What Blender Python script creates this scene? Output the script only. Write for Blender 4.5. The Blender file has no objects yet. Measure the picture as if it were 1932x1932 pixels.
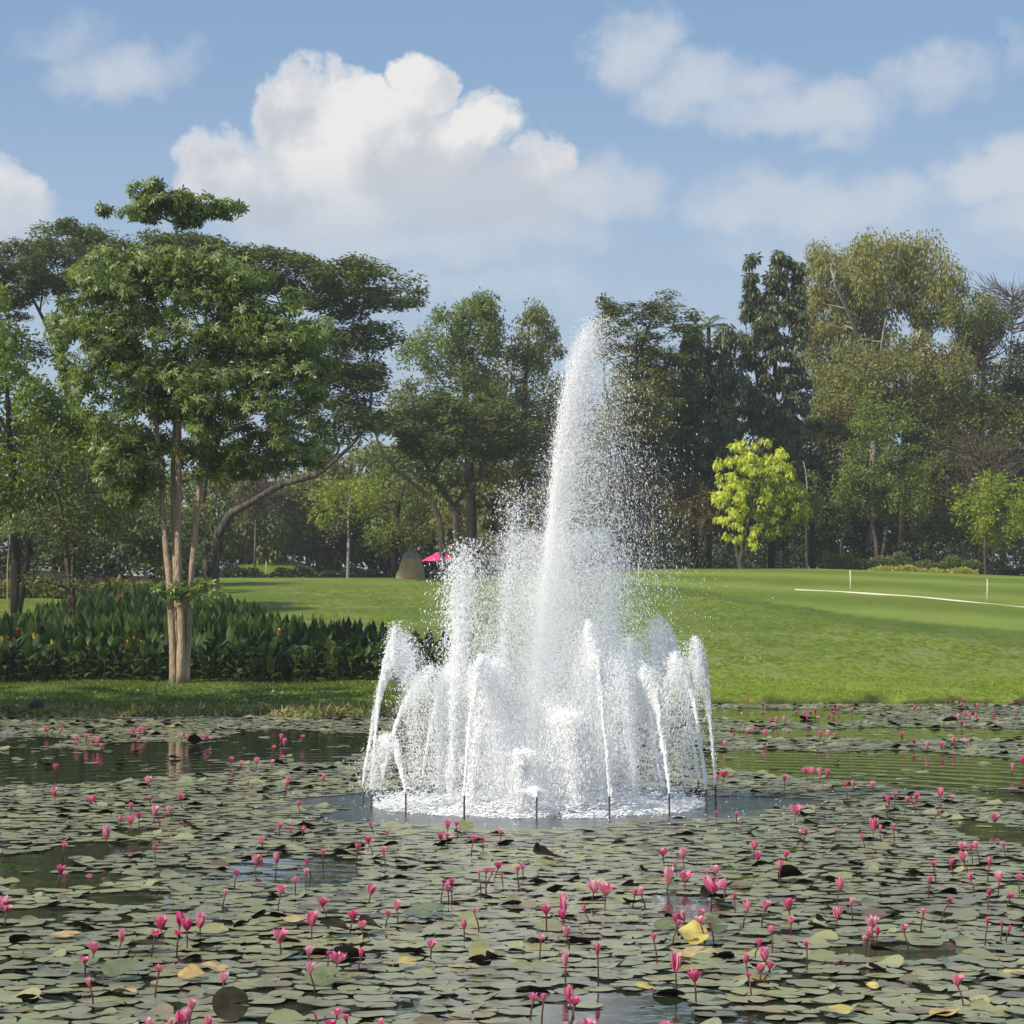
import bpy, math, random
import numpy as np
from mathutils import Vector

# ------------------------------------------------------------------ scene, camera, sky, sun
C = bpy.context.scene
COL = C.collection
RNG = np.random.default_rng(7)
random.seed(7)
S, F, HZ, CAMZ = 1932.0, 4355.0, 1190.0, 2.0
PITCH = math.atan((HZ - 966.0) / F)
cam_d = bpy.data.cameras.new('camera')
cam = bpy.data.objects.new('camera', cam_d)
COL.objects.link(cam)
cam_d.sensor_width = 36.0
cam_d.lens = 36.0 * F / S
cam_d.clip_start = 0.1
cam_d.clip_end = 6000
cam.location = (0, 0, CAMZ)
cam.rotation_euler = (math.pi / 2 + PITCH, 0, 0)
C.camera = cam

SUN_EL = math.radians(42)
SUN_AZ = math.radians(180 + 56)          # compass from +Y, clockwise: left and a little behind the camera
SUNV = Vector((math.sin(SUN_AZ) * math.cos(SUN_EL), math.cos(SUN_AZ) * math.cos(SUN_EL), math.sin(SUN_EL)))
sd = bpy.data.lights.new('sun', 'SUN')
sd.energy = 4.8
sd.angle = math.radians(0.6)
sd.color = (1.0, 0.93, 0.80)
sun = bpy.data.objects.new('sun', sd)
COL.objects.link(sun)
sun.rotation_euler = SUNV.to_track_quat('Z', 'Y').to_euler()
sun.location = (-40, -20, 60)

C.view_settings.view_transform = 'Standard'
C.view_settings.look = 'None'
C.view_settings.exposure = 0.0
C.view_settings.gamma = 1.0
C.view_settings.use_curve_mapping = False
C.render.engine = 'CYCLES'
cy = C.cycles
cy.max_bounces = 12
cy.diffuse_bounces = 10
cy.glossy_bounces = 3
cy.transmission_bounces = 3
cy.transparent_max_bounces = 6
cy.sample_clamp_indirect = 6.0
cy.caustics_reflective = False
cy.caustics_refractive = False
cy.use_denoising = True
try:
    cy.denoiser = 'OPENIMAGEDENOISE'
    cy.denoising_input_passes = 'RGB_ALBEDO_NORMAL'
    cy.denoising_prefilter = 'ACCURATE'
except Exception:
    pass


class NT:
    """small helper to write node maths"""
    def __init__(self, tree):
        self.t = tree

    def n(self, kind, **kw):
        nd = self.t.nodes.new(kind)
        for k, v in kw.items():
            setattr(nd, k, v)
        return nd

    def put(self, sock, v):
        if hasattr(v, 'is_output'):
            self.t.links.new(v, sock)
        else:
            sock.default_value = v

    def m(self, op, a, b=None, c=None, clamp=False):
        nd = self.n('ShaderNodeMath', operation=op)
        nd.use_clamp = clamp
        self.put(nd.inputs[0], a)
        if b is not None:
            self.put(nd.inputs[1], b)
        if c is not None:
            self.put(nd.inputs[2], c)
        return nd.outputs[0]

    def vm(self, op, a, b=None, scale=None):
        nd = self.n('ShaderNodeVectorMath', operation=op)
        self.put(nd.inputs[0], a)
        if b is not None:
            self.put(nd.inputs[1], b)
        if scale is not None:
            self.put(nd.inputs['Scale'], scale)
        return nd.outputs[0]

    def step(self, x, a, b, lo=0.0, hi=1.0):
        nd = self.n('ShaderNodeMapRange', interpolation_type='SMOOTHSTEP')
        self.put(nd.inputs[0], x)
        nd.inputs[1].default_value = a
        nd.inputs[2].default_value = b
        nd.inputs[3].default_value = lo
        nd.inputs[4].default_value = hi
        return nd.outputs[0]

    def noise(self, vec, scale, detail=4, rough=0.55, out=0):
        nd = self.n('ShaderNodeTexNoise')
        self.put(nd.inputs['Vector'], vec)
        nd.inputs['Scale'].default_value = scale
        nd.inputs['Detail'].default_value = detail
        nd.inputs['Roughness'].default_value = rough
        return nd.outputs[out]

    def mix(self, fac, a, b):
        nd = self.n('ShaderNodeMix', data_type='RGBA')
        self.put(nd.inputs[0], fac)
        self.put(nd.inputs[6], a)
        self.put(nd.inputs[7], b)
        return nd.outputs[2]


def rgb(r, g, b):
    return (r, g, b, 1.0)


def make_world():
    w = bpy.data.worlds.new('World')
    C.world = w
    w.use_nodes = True
    t = w.node_tree
    t.nodes.clear()
    N = NT(t)
    out = N.n('ShaderNodeOutputWorld')
    bg = N.n('ShaderNodeBackground')
    t.links.new(bg.outputs[0], out.inputs[0])
    STR = 0.12
    bg.inputs[1].default_value = STR
    sky = N.n('ShaderNodeTexSky', sky_type='NISHITA')
    sky.sun_disc = False
    sky.sun_elevation = SUN_EL
    sky.sun_rotation = SUN_AZ
    sky.air_density = 1.0
    sky.dust_density = 1.6
    sky.ozone_density = 1.2
    tc = N.n('ShaderNodeTexCoord')
    d = tc.outputs['Generated']
    sx = N.n('ShaderNodeSeparateXYZ')
    t.links.new(d, sx.inputs[0])
    X, Y, Z = sx.outputs
    az = N.m('MULTIPLY', N.m('ARCTAN2', X, Y), 57.2958)
    el = N.m('MULTIPLY', N.m('ARCSINE', Z), 57.2958)
    # turbulence that frays every cloud edge
    w1 = N.noise(d, 9.0, 3, 0.5, 1)
    w2 = N.noise(d, 30.0, 7, 0.62, 1)
    s1 = N.n('ShaderNodeSeparateXYZ'); t.links.new(w1, s1.inputs[0])
    s2 = N.n('ShaderNodeSeparateXYZ'); t.links.new(w2, s2.inputs[0])

    def warp(v, i, k1, k2):
        v = N.m('ADD', v, N.m('MULTIPLY', N.m('SUBTRACT', s1.outputs[i], 0.5), k1))
        return N.m('ADD', v, N.m('MULTIPLY', N.m('SUBTRACT', s2.outputs[i], 0.5), k2))
    azd, eld = warp(az, 0, 3.0, 2.6), warp(el, 1, 2.2, 2.4)
    azw, elw = warp(az, 0, 7.0, 4.0), warp(el, 1, 3.0, 2.0)

    def blobs(lst, a, e):
        f = None
        for (px, py, rx, ry, k) in lst:
            ai, ei = (px - 966) / 76.0, (HZ - py) / 76.0
            q = N.m('ADD', N.m('POWER', N.m('DIVIDE', N.m('SUBTRACT', a, ai), rx / 76.0), 2.0),
                    N.m('POWER', N.m('DIVIDE', N.m('SUBTRACT', e, ei), ry / 76.0), 2.0))
            v = N.m('MULTIPLY', N.m('SUBTRACT', 1.0, q), k)
            f = v if f is None else N.m('SMOOTH_MAX', f, v, 0.12)
        return f
    cum = [(575, 228, 90, 88, 1), (640, 205, 75, 70, 1), (757, 188, 74, 64, 1), (720, 262, 90, 90, 1),
           (870, 272, 105, 80, 1), (680, 325, 260, 120, 1), (1035, 312, 75, 66, 0.8), (450, 345, 92, 100, 0.9),
           (620, 405, 240, 95, 0.8), (960, 390, 220, 100, 0.8),
           (5, 440, 125, 100, 1), (-80, 420, 150, 115, 1)]
    wis = [(230, 185, 210, 60, .75), (60, 130, 130, 40, .45), (400, 165, 90, 46, .5),
           (1235, 85, 120, 95, .95), (1370, 165, 170, 80, .95), (1510, 215, 190, 60, .85), (1730, 170, 190, 65, .7), (1925, 130, 60, 60, .5),
           (1870, 345, 180, 80, 1.2), (1610, 380, 210, 85, .8), (1900, 430, 200, 60, .8), (1150, 370, 260, 95, .95),
           (860, 470, 480, 75, 0.75), (780, 560, 560, 60, .45), (1100, 585, 110, 45, .5), (1750, 480, 330, 60, .5)]
    fd = blobs(cum, azd, eld)
    fw = blobs(wis, azw, elw)
    fine = N.noise(d, 46.0, 8, 0.6)
    fd2 = N.m('ADD', fd, N.m('MULTIPLY', N.m('SUBTRACT', fine, 0.5), 0.45))
    fw2 = N.m('ADD', fw, N.m('MULTIPLY', N.m('SUBTRACT', N.noise(d, 24.0, 8, 0.62), 0.5), 1.1))
    # the same kind of broken cloud everywhere outside the frame
    gen = N.noise(N.vm('MULTIPLY', d, (1, 1, 2.0)), 3.2, 8, 0.6)
    outside = N.step(N.m('MAXIMUM', N.m('ABSOLUTE', az), N.m('MULTIPLY', N.m('ABSOLUTE', N.m('SUBTRACT', el, 3.0)), 0.95)), 15.0, 21.0)
    ga = N.m('MULTIPLY', N.m('MULTIPLY', N.step(gen, 0.50, 0.66), outside), N.step(el, 0.0, 5.0))
    ad = N.step(fd2, -0.12, 0.62)
    aw = N.m('MULTIPLY', N.step(fw2, -0.05, 1.05), 0.80)
    # soft undersides of the cumulus melt into the haze
    ad = N.m('MULTIPLY', ad, N.step(el, 8.9, 12.2, 0.55, 1.0))
    alpha = N.m('MAXIMUM', N.m('MAXIMUM', ad, aw), ga)
    # light and dark inside the cloud: puffs catch the sun from the upper left
    off = N.vm('ADD', d, (-0.011, 0.0, 0.013))
    l1 = N.m('SUBTRACT', N.noise(d, 17.0, 6, 0.55), N.noise(off, 17.0, 6, 0.55))
    lit = N.step(l1, -0.16, 0.07)
    lit = N.m('MAXIMUM', N.m('MULTIPLY', lit, 1.0), N.step(fd2, 0.75, 0.15))
    # the grey dome in front of the big cumulus
    gd = blobs([(845, 345, 190, 75, 1), (960, 400, 220, 60, .8)], azd, eld)
    lit = N.m('MULTIPLY', lit, N.m('SUBTRACT', 1.0, N.m('MULTIPLY', N.step(gd, -0.15, 0.75), 0.85)))
    lit = N.m('MULTIPLY', lit, N.step(el, 8.8, 11.8, 0.25, 1.0))
    cloud = N.mix(lit, rgb(0.58 / STR, 0.61 / STR, 0.67 / STR), rgb(0.86 / STR, 0.855 / STR, 0.845 / STR))
    thin = rgb(0.66 / STR, 0.70 / STR, 0.76 / STR)
    cl = N.mix(N.step(N.m('SUBTRACT', ad, aw), -0.05, 0.3), thin, cloud)
    base = N.mix(0.62, sky.outputs[0], rgb(0.255 / STR, 0.425 / STR, 0.68 / STR))
    low = N.mix(N.step(el, 15.5, 5.0, 0.0, 0.78), base, rgb(0.50 / STR, 0.61 / STR, 0.745 / STR))
    fin = N.mix(alpha, low, cl)
    t.links.new(fin, bg.inputs[0])


make_world()

# ------------------------------------------------------------------ pixel <-> world and the lie of the land
def ray(px, py):
    a, b = (px - 966.0) / F, (966.0 - py) / F
    cp, sp = math.cos(PITCH), math.sin(PITCH)
    return np.array((a, cp - b * sp, sp + b * cp))


def at(px, py, Y):
    r = ray(px, py)
    return np.array((0, 0, CAMZ)) + r * (Y / r[1])


def sm(t):
    t = np.clip(t, 0, 1)
    return t * t * (3 - 2 * t)


YC = 132.0
_cp = np.array([-400, 0, 200, 380, 830, 1000, 1200, 1550, 1740, 1932, 2400], float)
_cy = np.array([1070, 1070, 1085, 1090, 1090, 1082, 1073, 1073, 1079, 1087, 1092], float)
_cx = (_cp - 966) / F * YC
_cz = CAMZ + (HZ - _cy) / F * YC


def shore(x):
    return 53.5 + 11 * sm((x + 4.5) / 7.0) + 0.45 * np.sin(x * .7) + .25 * np.sin(x * 1.9 + 1)


def ground(x, y):
    x = np.asarray(x, float); y = np.asarray(y, float)
    ys = shore(x)
    s = y - ys
    zc = np.interp(x, _cx, _cz)
    p = 1.25 - .20 * sm((x + 4.5) / 7.0)
    t = np.clip(s / (YC - ys), 0, 1)
    t = t ** p
    z = .16 * sm(s / .5) + (zc - .16) * (t + .10 * np.sin(math.pi * t))
    beyond = y > YC
    z = np.where(beyond, zc - .45 * (1 - np.exp(-(y - YC) / 7.0)), z)
    z = z + 2.75 * np.exp(-(np.abs(x + 18.2) / 4.6) ** 4 - ((y - 176) / 13.0) ** 2) * (y > 120)
    z = np.where(s < 0, -.75 * sm(-s / 4.0) - .02, z)
    # the near bank that the camera stands on, and the far ends of the pond
    near = 7.5 - y
    z = np.where(near > -2, np.maximum(z, np.minimum(-.7 + .35 * (near + 2), .4)), z)
    side = (np.abs(x) - 95) / 10
    z = np.where((side > 0) & (z < .5), np.minimum(z + sm(side) * 1.4, .8), z)
    return z


def gz(x, y):
    return float(ground(x, y))


def hit(px, py):
    """where the line of sight through a pixel meets the ground"""
    r = ray(px, py)
    ys = np.arange(40, 220, .05)
    xs = r[0] / r[1] * ys
    zs = CAMZ + r[2] / r[1] * ys
    gap = zs - ground(xs, ys)
    k = np.argmax(gap < 0) if (gap < 0).any() else int(np.argmin(gap[:1840]))
    return np.array((xs[k], ys[k], float(ground(xs[k], ys[k]))))


def onground(px, Y):
    x = (px - 966) / F * Y
    return np.array((x, Y, gz(x, Y)))


# ------------------------------------------------------------------ mesh and object helpers
def new_mesh(name, V, faces_idx, nper, mat, tint=None, smooth=False, normals=None):
    """V (n,3); faces_idx flat loop array; nper = corners per face (int or array)"""
    me = bpy.data.meshes.new(name)
    V = np.ascontiguousarray(V, np.float32)
    L = np.ascontiguousarray(faces_idx, np.int32).ravel()
    if np.isscalar(nper):
        nf = len(L) // nper
        tot = np.full(nf, nper, np.int32)
    else:
        tot = np.asarray(nper, np.int32); nf = len(tot)
    st = np.zeros(nf, np.int32); st[1:] = np.cumsum(tot)[:-1]
    me.vertices.add(len(V)); me.vertices.foreach_set('co', V.ravel())
    me.loops.add(len(L)); me.loops.foreach_set('vertex_index', L)
    me.polygons.add(nf); me.polygons.foreach_set('loop_start', st)
    me.polygons.foreach_set('loop_total', tot)
    if smooth:
        me.polygons.foreach_set('use_smooth', np.ones(nf, bool))
    me.update(calc_edges=True)
    if tint is not None:
        a = me.attributes.new('tint', 'FLOAT', 'FACE')
        a.data.foreach_set('value', np.ascontiguousarray(tint, np.float32))
    if mat:
        me.materials.append(mat)
    return me


class MB:
    """collects pieces of one mesh"""
    def __init__(self):
        self.v, self.f, self.n = [], [], 0
        self.t = []

    def add(self, V, faces, tint=0.5):
        V = np.asarray(V, float)
        for f in faces:
            self.f.append([i + self.n for i in f])
            self.t.append(tint)
        self.v.append(V); self.n += len(V)
        return self

    def tube(self, pts, rad, n=7, cap=True, tint=.5, wob=0.0):
        P = np.asarray(pts, float); R = np.broadcast_to(np.asarray(rad, float), (len(P),))
        T = np.gradient(P, axis=0)
        T /= np.linalg.norm(T, axis=1)[:, None] + 1e-9
        ref = np.array((0, 1, 0.05)) if abs(T[0][2]) > .7 else np.array((0.05, 0, 1))
        U = np.cross(T, ref); U /= np.linalg.norm(U, axis=1)[:, None] + 1e-9
        W = np.cross(T, U)
        a = np.arange(n) / n * 2 * math.pi
        rr = R[:, None] * (1 + wob * RNG.normal(size=(len(P), n))) if wob else R[:, None] * np.ones((1, n))
        V = P[:, None, :] + rr[:, :, None] * (np.cos(a)[None, :, None] * U[:, None, :] + np.sin(a)[None, :, None] * W[:, None, :])
        V = V.reshape(-1, 3)
        fs = []
        for i in range(len(P) - 1):
            for j in range(n):
                k = (j + 1) % n
                fs.append((i * n + j, i * n + k, (i + 1) * n + k, (i + 1) * n + j))
        if cap:
            fs.append(tuple(range(n - 1, -1, -1)))
            fs.append(tuple((len(P) - 1) * n + j for j in range(n)))
        return self.add(V, fs, tint)

    def box(self, c, s, tint=.5):
        c = np.asarray(c, float); h = np.asarray(s, float) / 2
        V = [c + h * np.array((i, j, k)) for i in (-1, 1) for j in (-1, 1) for k in (-1, 1)]
        return self.add(V, [(0, 1, 3, 2), (4, 6, 7, 5), (0, 4, 5, 1), (2, 3, 7, 6), (0, 2, 6, 4), (1, 5, 7, 3)], tint)

    def mesh(self, name, mat, smooth=False):
        V = np.concatenate(self.v)
        tot = [len(f) for f in self.f]
        return new_mesh(name, V, [i for f in self.f for i in f], tot, mat, self.t, smooth)


def link(name, data, parent=None, loc=None):
    o = bpy.data.objects.new(name, data)
    COL.objects.link(o)
    if parent is not None:
        o.parent = parent
    if loc is not None:
        o.location = [float(v) for v in loc]
    return o


def tag(o, label, cat, group=None):
    o['label'] = label; o['category'] = cat
    if group:
        o['group'] = group
    return o


def thing(name, label, cat, loc=(0, 0, 0), rz=0, group=None):
    o = link(name, None, None, loc)
    o.empty_display_size = .2
    o.rotation_euler = (0, 0, rz)
    return tag(o, label, cat, group)


def struct(name, me):
    o = link(name, me); o['kind'] = 'structure'
    return o


# ------------------------------------------------------------------ materials
def mat(name):
    m = bpy.data.materials.new(name); m.use_nodes = True
    t = m.node_tree; t.nodes.clear()
    N = NT(t)
    out = N.n('ShaderNodeOutputMaterial')
    return m, N, out


def principled(N, col, rough=.6, spec=.3, bump=None, bd=.02, bs=.5):
    p = N.n('ShaderNodeBsdfPrincipled')
    N.put(p.inputs['Base Color'], col)
    N.put(p.inputs['Roughness'], rough)
    p.inputs['Specular IOR Level'].default_value = spec
    if bump is not None:
        b = N.n('ShaderNodeBump'); b.inputs['Strength'].default_value = bs; b.inputs['Distance'].default_value = bd
        N.put(b.inputs['Height'], bump)
        N.t.links.new(b.outputs[0], p.inputs['Normal'])
    return p


def tint(N):
    a = N.n('ShaderNodeAttribute'); a.attribute_name = 'tint'
    return a.outputs['Fac']


def leaf_mat(name, dark, light, rough=.5, trans=.3, spec=.35, warm=None, vein=None):
    m, N, out = mat(name)
    col = N.mix(N.step(tint(N), 0.05, .95), rgb(*dark), rgb(*light))
    if warm:
        tc = N.n('ShaderNodeTexCoord')
        nz = N.noise(tc.outputs['Object'], .35, 3, .6)
        col = N.mix(N.step(nz, .52, .68, 0, .75), col, rgb(*warm))
    p = principled(N, col, rough, spec)
    tr = N.n('ShaderNodeBsdfTranslucent')
    bright = N.n('ShaderNodeMix', data_type='RGBA', blend_type='MULTIPLY')
    bright.inputs[0].default_value = 1
    N.put(bright.inputs[6], col); bright.inputs[7].default_value = rgb(1.5, 1.6, .75)
    N.put(tr.inputs[0], bright.outputs[2])
    mx = N.n('ShaderNodeMixShader'); mx.inputs[0].default_value = trans
    N.t.links.new(p.outputs[0], mx.inputs[1]); N.t.links.new(tr.outputs[0], mx.inputs[2])
    N.t.links.new(mx.outputs[0], out.inputs[0])
    return m


def bark_mat(name, a, b, scale=6, rough=.85):
    m, N, out = mat(name)
    tc = N.n('ShaderNodeTexCoord')
    v = N.vm('MULTIPLY', tc.outputs['Object'], (1, 1, .22))
    n1 = N.noise(v, scale, 6, .68)
    n2 = N.noise(v, scale * 5, 4, .65)
    n3 = N.noise(N.vm('MULTIPLY', tc.outputs['Object'], (1, 1, .6)), scale * .55, 5, .65)
    col = N.mix(N.step(n1, .36, .64), rgb(*a), rgb(*b))
    col = N.mix(N.step(n2, .50, .66, 0, .55), col, rgb(*[x * .45 for x in a]))
    col = N.mix(N.step(n3, .54, .66, 0, .6), col, rgb(a[0] * .55, a[1] * .6, a[2] * .55))
    p = principled(N, col, rough, .2, N.m('ADD', n1, N.m('MULTIPLY', n2, .8)), .09, .9)
    N.t.links.new(p.outputs[0], out.inputs[0])
    return m


def plain_mat(name, col, rough=.6, spec=.3, var=.25, scale=20):
    m, N, out = mat(name)
    tc = N.n('ShaderNodeTexCoord')
    n1 = N.noise(tc.outputs['Object'], scale, 4, .6)
    c = N.mix(n1, rgb(*[v * (1 - var) for v in col]), rgb(*[min(1, v * (1 + var)) for v in col]))
    p = principled(N, c, rough, spec, n1, .01, .3)
    N.t.links.new(p.outputs[0], out.inputs[0])
    return m


M = {}
M['bark_pale'] = bark_mat('bark_pale', (.40, .285, .195), (.60, .445, .32), 5)
M['bark_grey'] = bark_mat('bark_grey', (.07, .055, .042), (.17, .135, .10), 4)
M['bark_limb'] = bark_mat('bark_limb', (.035, .03, .024), (.19, .155, .115), 5)
M['bark_dark'] = bark_mat('bark_dark', (.025, .02, .016), (.07, .055, .042), 4)
M['bark_white'] = bark_mat('bark_white', (.30, .28, .23), (.50, .47, .40), 4)
M['twig'] = bark_mat('twig', (.12, .09, .065), (.26, .20, .15), 3)
M['pinktwig'] = bark_mat('pinktwig', (.17, .10, .085), (.30, .19, .16), 3)
M['leaf_alstonia'] = leaf_mat('leaf_alstonia', (0.074, 0.113, 0.025), (0.297, 0.366, 0.117), .42, .3, .45)
M['leaf_rain'] = leaf_mat('leaf_rain', (0.073, 0.098, 0.027), (0.166, 0.198, 0.055), .6, .25, .25, warm=(.115, .090, .045))
M['leaf_lime'] = leaf_mat('leaf_lime', (0.114, 0.176, 0.019), (0.335, 0.381, 0.037), .5, .35, .3)
M['leaf_limelow'] = leaf_mat('leaf_limelow', (0.152, 0.211, 0.024), (0.366, 0.410, 0.048), .5, .35, .3)
M['leaf_mid'] = leaf_mat('leaf_mid', (0.099, 0.128, 0.031), (0.251, 0.269, 0.075), .55, .3, .3, warm=(.17, .14, .06))
M['leaf_green'] = leaf_mat('leaf_green', (0.091, 0.141, 0.024), (0.229, 0.275, 0.059), .5, .3, .3)
M['leaf_dark'] = leaf_mat('leaf_dark', (0.054, 0.070, 0.024), (0.138, 0.155, 0.054), .5, .22, .35)
M['leaf_poly'] = leaf_mat('leaf_poly', (0.046, 0.065, 0.024), (0.145, 0.166, 0.059), .4, .2, .5)
M['leaf_euc'] = leaf_mat('leaf_euc', (0.151, 0.164, 0.043), (0.360, 0.334, 0.099), .55, .32, .3, warm=(.25, .21, .085))
M['leaf_olive'] = leaf_mat('leaf_olive', (0.119, 0.134, 0.034), (0.283, 0.275, 0.075), .55, .3, .3, warm=(.19, .15, .07))
M['leaf_yellow'] = leaf_mat('leaf_yellow', (0.405, 0.446, 0.041), (0.805, 0.805, 0.149), .45, .4, .4)
M['leaf_brown'] = leaf_mat('leaf_brown', (0.1, 0.085, 0.03), (0.22, 0.17, 0.06), .55, .3, .25)
M['leaf_canna'] = leaf_mat('leaf_canna', (0.023, 0.045, 0.009), (0.086, 0.128, 0.032), .55, .25, .25)
M['leaf_fern'] = leaf_mat('leaf_fern', (.05, .10, .02), (.13, .20, .045), .4, .35, .4)
M['hedge'] = leaf_mat('hedge', (0.029, 0.044, 0.018), (0.081, 0.107, 0.039), .55, .2, .3)
M['hedge_light'] = leaf_mat('hedge_light', (0.091, 0.117, 0.039), (0.221, 0.247, 0.091), .5, .3, .3)
M['cover_yellow'] = leaf_mat('cover_yellow', (0.28, 0.26, 0.05), (0.58, 0.54, 0.14), .5, .35, .3)
M['cover_red'] = leaf_mat('cover_red', (.20, .02, .02), (.40, .06, .06), .5, .3, .3)
M['grass'] = leaf_mat('grass', (0.045, 0.085, 0.014), (0.120, 0.180, 0.025), .5, .35, .3)  # darker copy for the left bank, its shade put into the colour
M['grass_lit'] = leaf_mat('grass_lit', (.12, .18, .02), (.26, .33, .04), .6, .4, .2)  # lighter copy for the right shore, sunlight put into the colour
M['grass_dry'] = leaf_mat('grass_dry', (.16, .12, .05), (.42, .34, .18), .6, .2, .2)
M['pole'] = plain_mat('pole', (.62, .60, .42), .5)
M['iron'] = plain_mat('iron', (.02, .02, .022), .45, .5)
M['white'] = plain_mat('white', (.78, .78, .76), .5, .3, .06, 3)
M['kerb'] = plain_mat('kerb', (.60, .58, .46), .7, .2, .12, 4)
M['stone'] = plain_mat('stone', (.42, .38, .32), .8, .2, .35, 5)
M['blackstone'] = plain_mat('blackstone', (.012, .012, .013), .5, .4, .3, 8)
M['pinkcloth'] = plain_mat('pinkcloth', (.80, .05, .22), .6, .3, .05, 4)
M['redroof'] = plain_mat('redroof', (.45, .17, .14), .7, .2, .2, 3)
M['rope'] = plain_mat('rope', (.35, .03, .03), .6)


def lawn_mat():
    m, N, out = mat('lawn')
    geo = N.n('ShaderNodeNewGeometry'); pos = geo.outputs['Position']
    def attr(nm):
        a = N.n('ShaderNodeAttribute'); a.attribute_name = nm
        return a.outputs['Fac']
    mow, fringe, soil = attr('mow'), attr('fringe'), attr('soil')
    fine = N.noise(N.vm('MULTIPLY', pos, (1, .35, 1)), 5.0, 7, .78)
    mid = N.noise(N.vm('MULTIPLY', pos, (1, .35, 1)), 1.1, 5, .65)
    big = N.noise(pos, .13, 4, .6)
    rough = N.mix(N.step(fine, .37, .63), rgb(.072, .110, .008), rgb(.232, .288, .036))
    rough = N.mix(N.m('MULTIPLY', N.step(mid, .46, .70), .65), rough, rgb(.215, .235, .105))
    rough = N.mix(N.m('MULTIPLY', N.step(mid, .50, .28), .65), rough, rgb(.070, .125, .012))
    rough = N.mix(N.m('MULTIPLY', N.step(big, .42, .60), .5), rough, rgb(.085, .135, .018))
    # mowing stripes of the fairway run along the mound
    sep = N.n('ShaderNodeSeparateXYZ'); N.t.links.new(pos, sep.inputs[0])
    ph = N.m('ADD', N.m('MULTIPLY', sep.outputs[1], .42), N.m('ADD', N.m('MULTIPLY', sep.outputs[0], .34), N.m('MULTIPLY', big, 5.0)))
    stripe = N.m('MULTIPLY_ADD', N.m('SINE', ph), .5, .5)
    fair = N.mix(stripe, rgb(.120, .172, .018), rgb(.212, .270, .050))
    fair = N.mix(N.m('MULTIPLY', N.step(fine, .35, .7), .4), fair, rgb(.19, .25, .045))
    rough = N.mix(N.m('MULTIPLY', attr('lip'), .55), rough, rgb(.070, .115, .012))
    col = N.mix(mow, rough, fair)
    col = N.mix(N.m('MULTIPLY', fringe, N.step(fine, .36, .62, .15, .85)), col, rgb(.260, .325, .030))
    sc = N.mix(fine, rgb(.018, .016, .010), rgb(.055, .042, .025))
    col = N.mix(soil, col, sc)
    bumpy = N.m('ADD', fine, N.m('MULTIPLY', mid, 1.0))
    p = principled(N, col, .8, .12, bumpy, .25, .45)
    N.t.links.new(p.outputs[0], out.inputs[0])
    return m


M['lawn'] = lawn_mat()

FX, FY = at(1017, 1518, 26.55)[0], 26.55           # centre of the fountain
FR = 331.0 / F * FY


def water_mat():
    m, N, out = mat('water')
    geo = N.n('ShaderNodeNewGeometry'); pos = geo.outputs['Position']
    rel = N.vm('SUBTRACT', pos, (FX, FY, 0))
    dn = N.n('ShaderNodeVectorMath', operation='LENGTH'); N.put(dn.inputs[0], rel)
    r = dn.outputs['Value']
    near = N.step(r, 4.6, 2.2)
    mids = N.step(r, 22.0, 4.0)
    n1 = N.noise(N.vm('MULTIPLY', pos, (1, 1, 1)), 3.0, 3, .5)
    n2 = N.noise(pos, 13.0, 3, .6)
    n3 = N.noise(pos, 30.0, 3, .6)
    ringn = N.m('ADD', r, N.m('MULTIPLY', n1, .5))
    ring = N.m('SINE', N.m('MULTIPLY', ringn, 8.5))
    h = N.m('ADD', N.m('MULTIPLY', n1, .006), N.m('MULTIPLY', N.m('MULTIPLY', ring, mids), .0020))
    h = N.m('ADD', h, N.m('MULTIPLY', N.m('MULTIPLY', n2, near), .016))
    h = N.m('ADD', h, N.m('MULTIPLY', N.m('MULTIPLY', n3, near), .008))
    b = N.n('ShaderNodeBump'); b.inputs['Strength'].default_value = 1.0; b.inputs['Distance'].default_value = 1.0
    N.put(b.inputs['Height'], h)
    p = N.n('ShaderNodeBsdfPrincipled')
    murk = N.mix(near, rgb(.028, .033, .018), rgb(.075, .085, .092))
    fo = N.noise(pos, 9.0, 5, .65)
    foam = N.m('MULTIPLY', N.step(r, 2.15, 1.4), N.step(fo, .50, .62))
    murk = N.mix(foam, murk, rgb(.80, .81, .82))
    p.inputs['IOR'].default_value = 1.33
    N.put(p.inputs['Roughness'], N.m('ADD', N.m('MULTIPLY_ADD', near, .14, .025), N.m('MULTIPLY', foam, .5)))
    N.put(p.inputs['Base Color'], murk)
    N.t.links.new(b.outputs[0], p.inputs['Normal'])
    N.t.links.new(p.outputs[0], out.inputs[0])
    return m


M['water'] = water_mat()


def spray_mat(name, trans=.12):
    m, N, out = mat(name)
    p = principled(N, rgb(.985, .985, .985), .35, .4)
    tr = N.n('ShaderNodeBsdfTranslucent'); tr.inputs[0].default_value = rgb(.97, .975, .98)
    mx = N.n('ShaderNodeMixShader'); mx.inputs[0].default_value = trans
    N.t.links.new(p.outputs[0], mx.inputs[1]); N.t.links.new(tr.outputs[0], mx.inputs[2])
    N.t.links.new(mx.outputs[0], out.inputs[0])
    return m


M['spray'] = spray_mat('spray')


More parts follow.
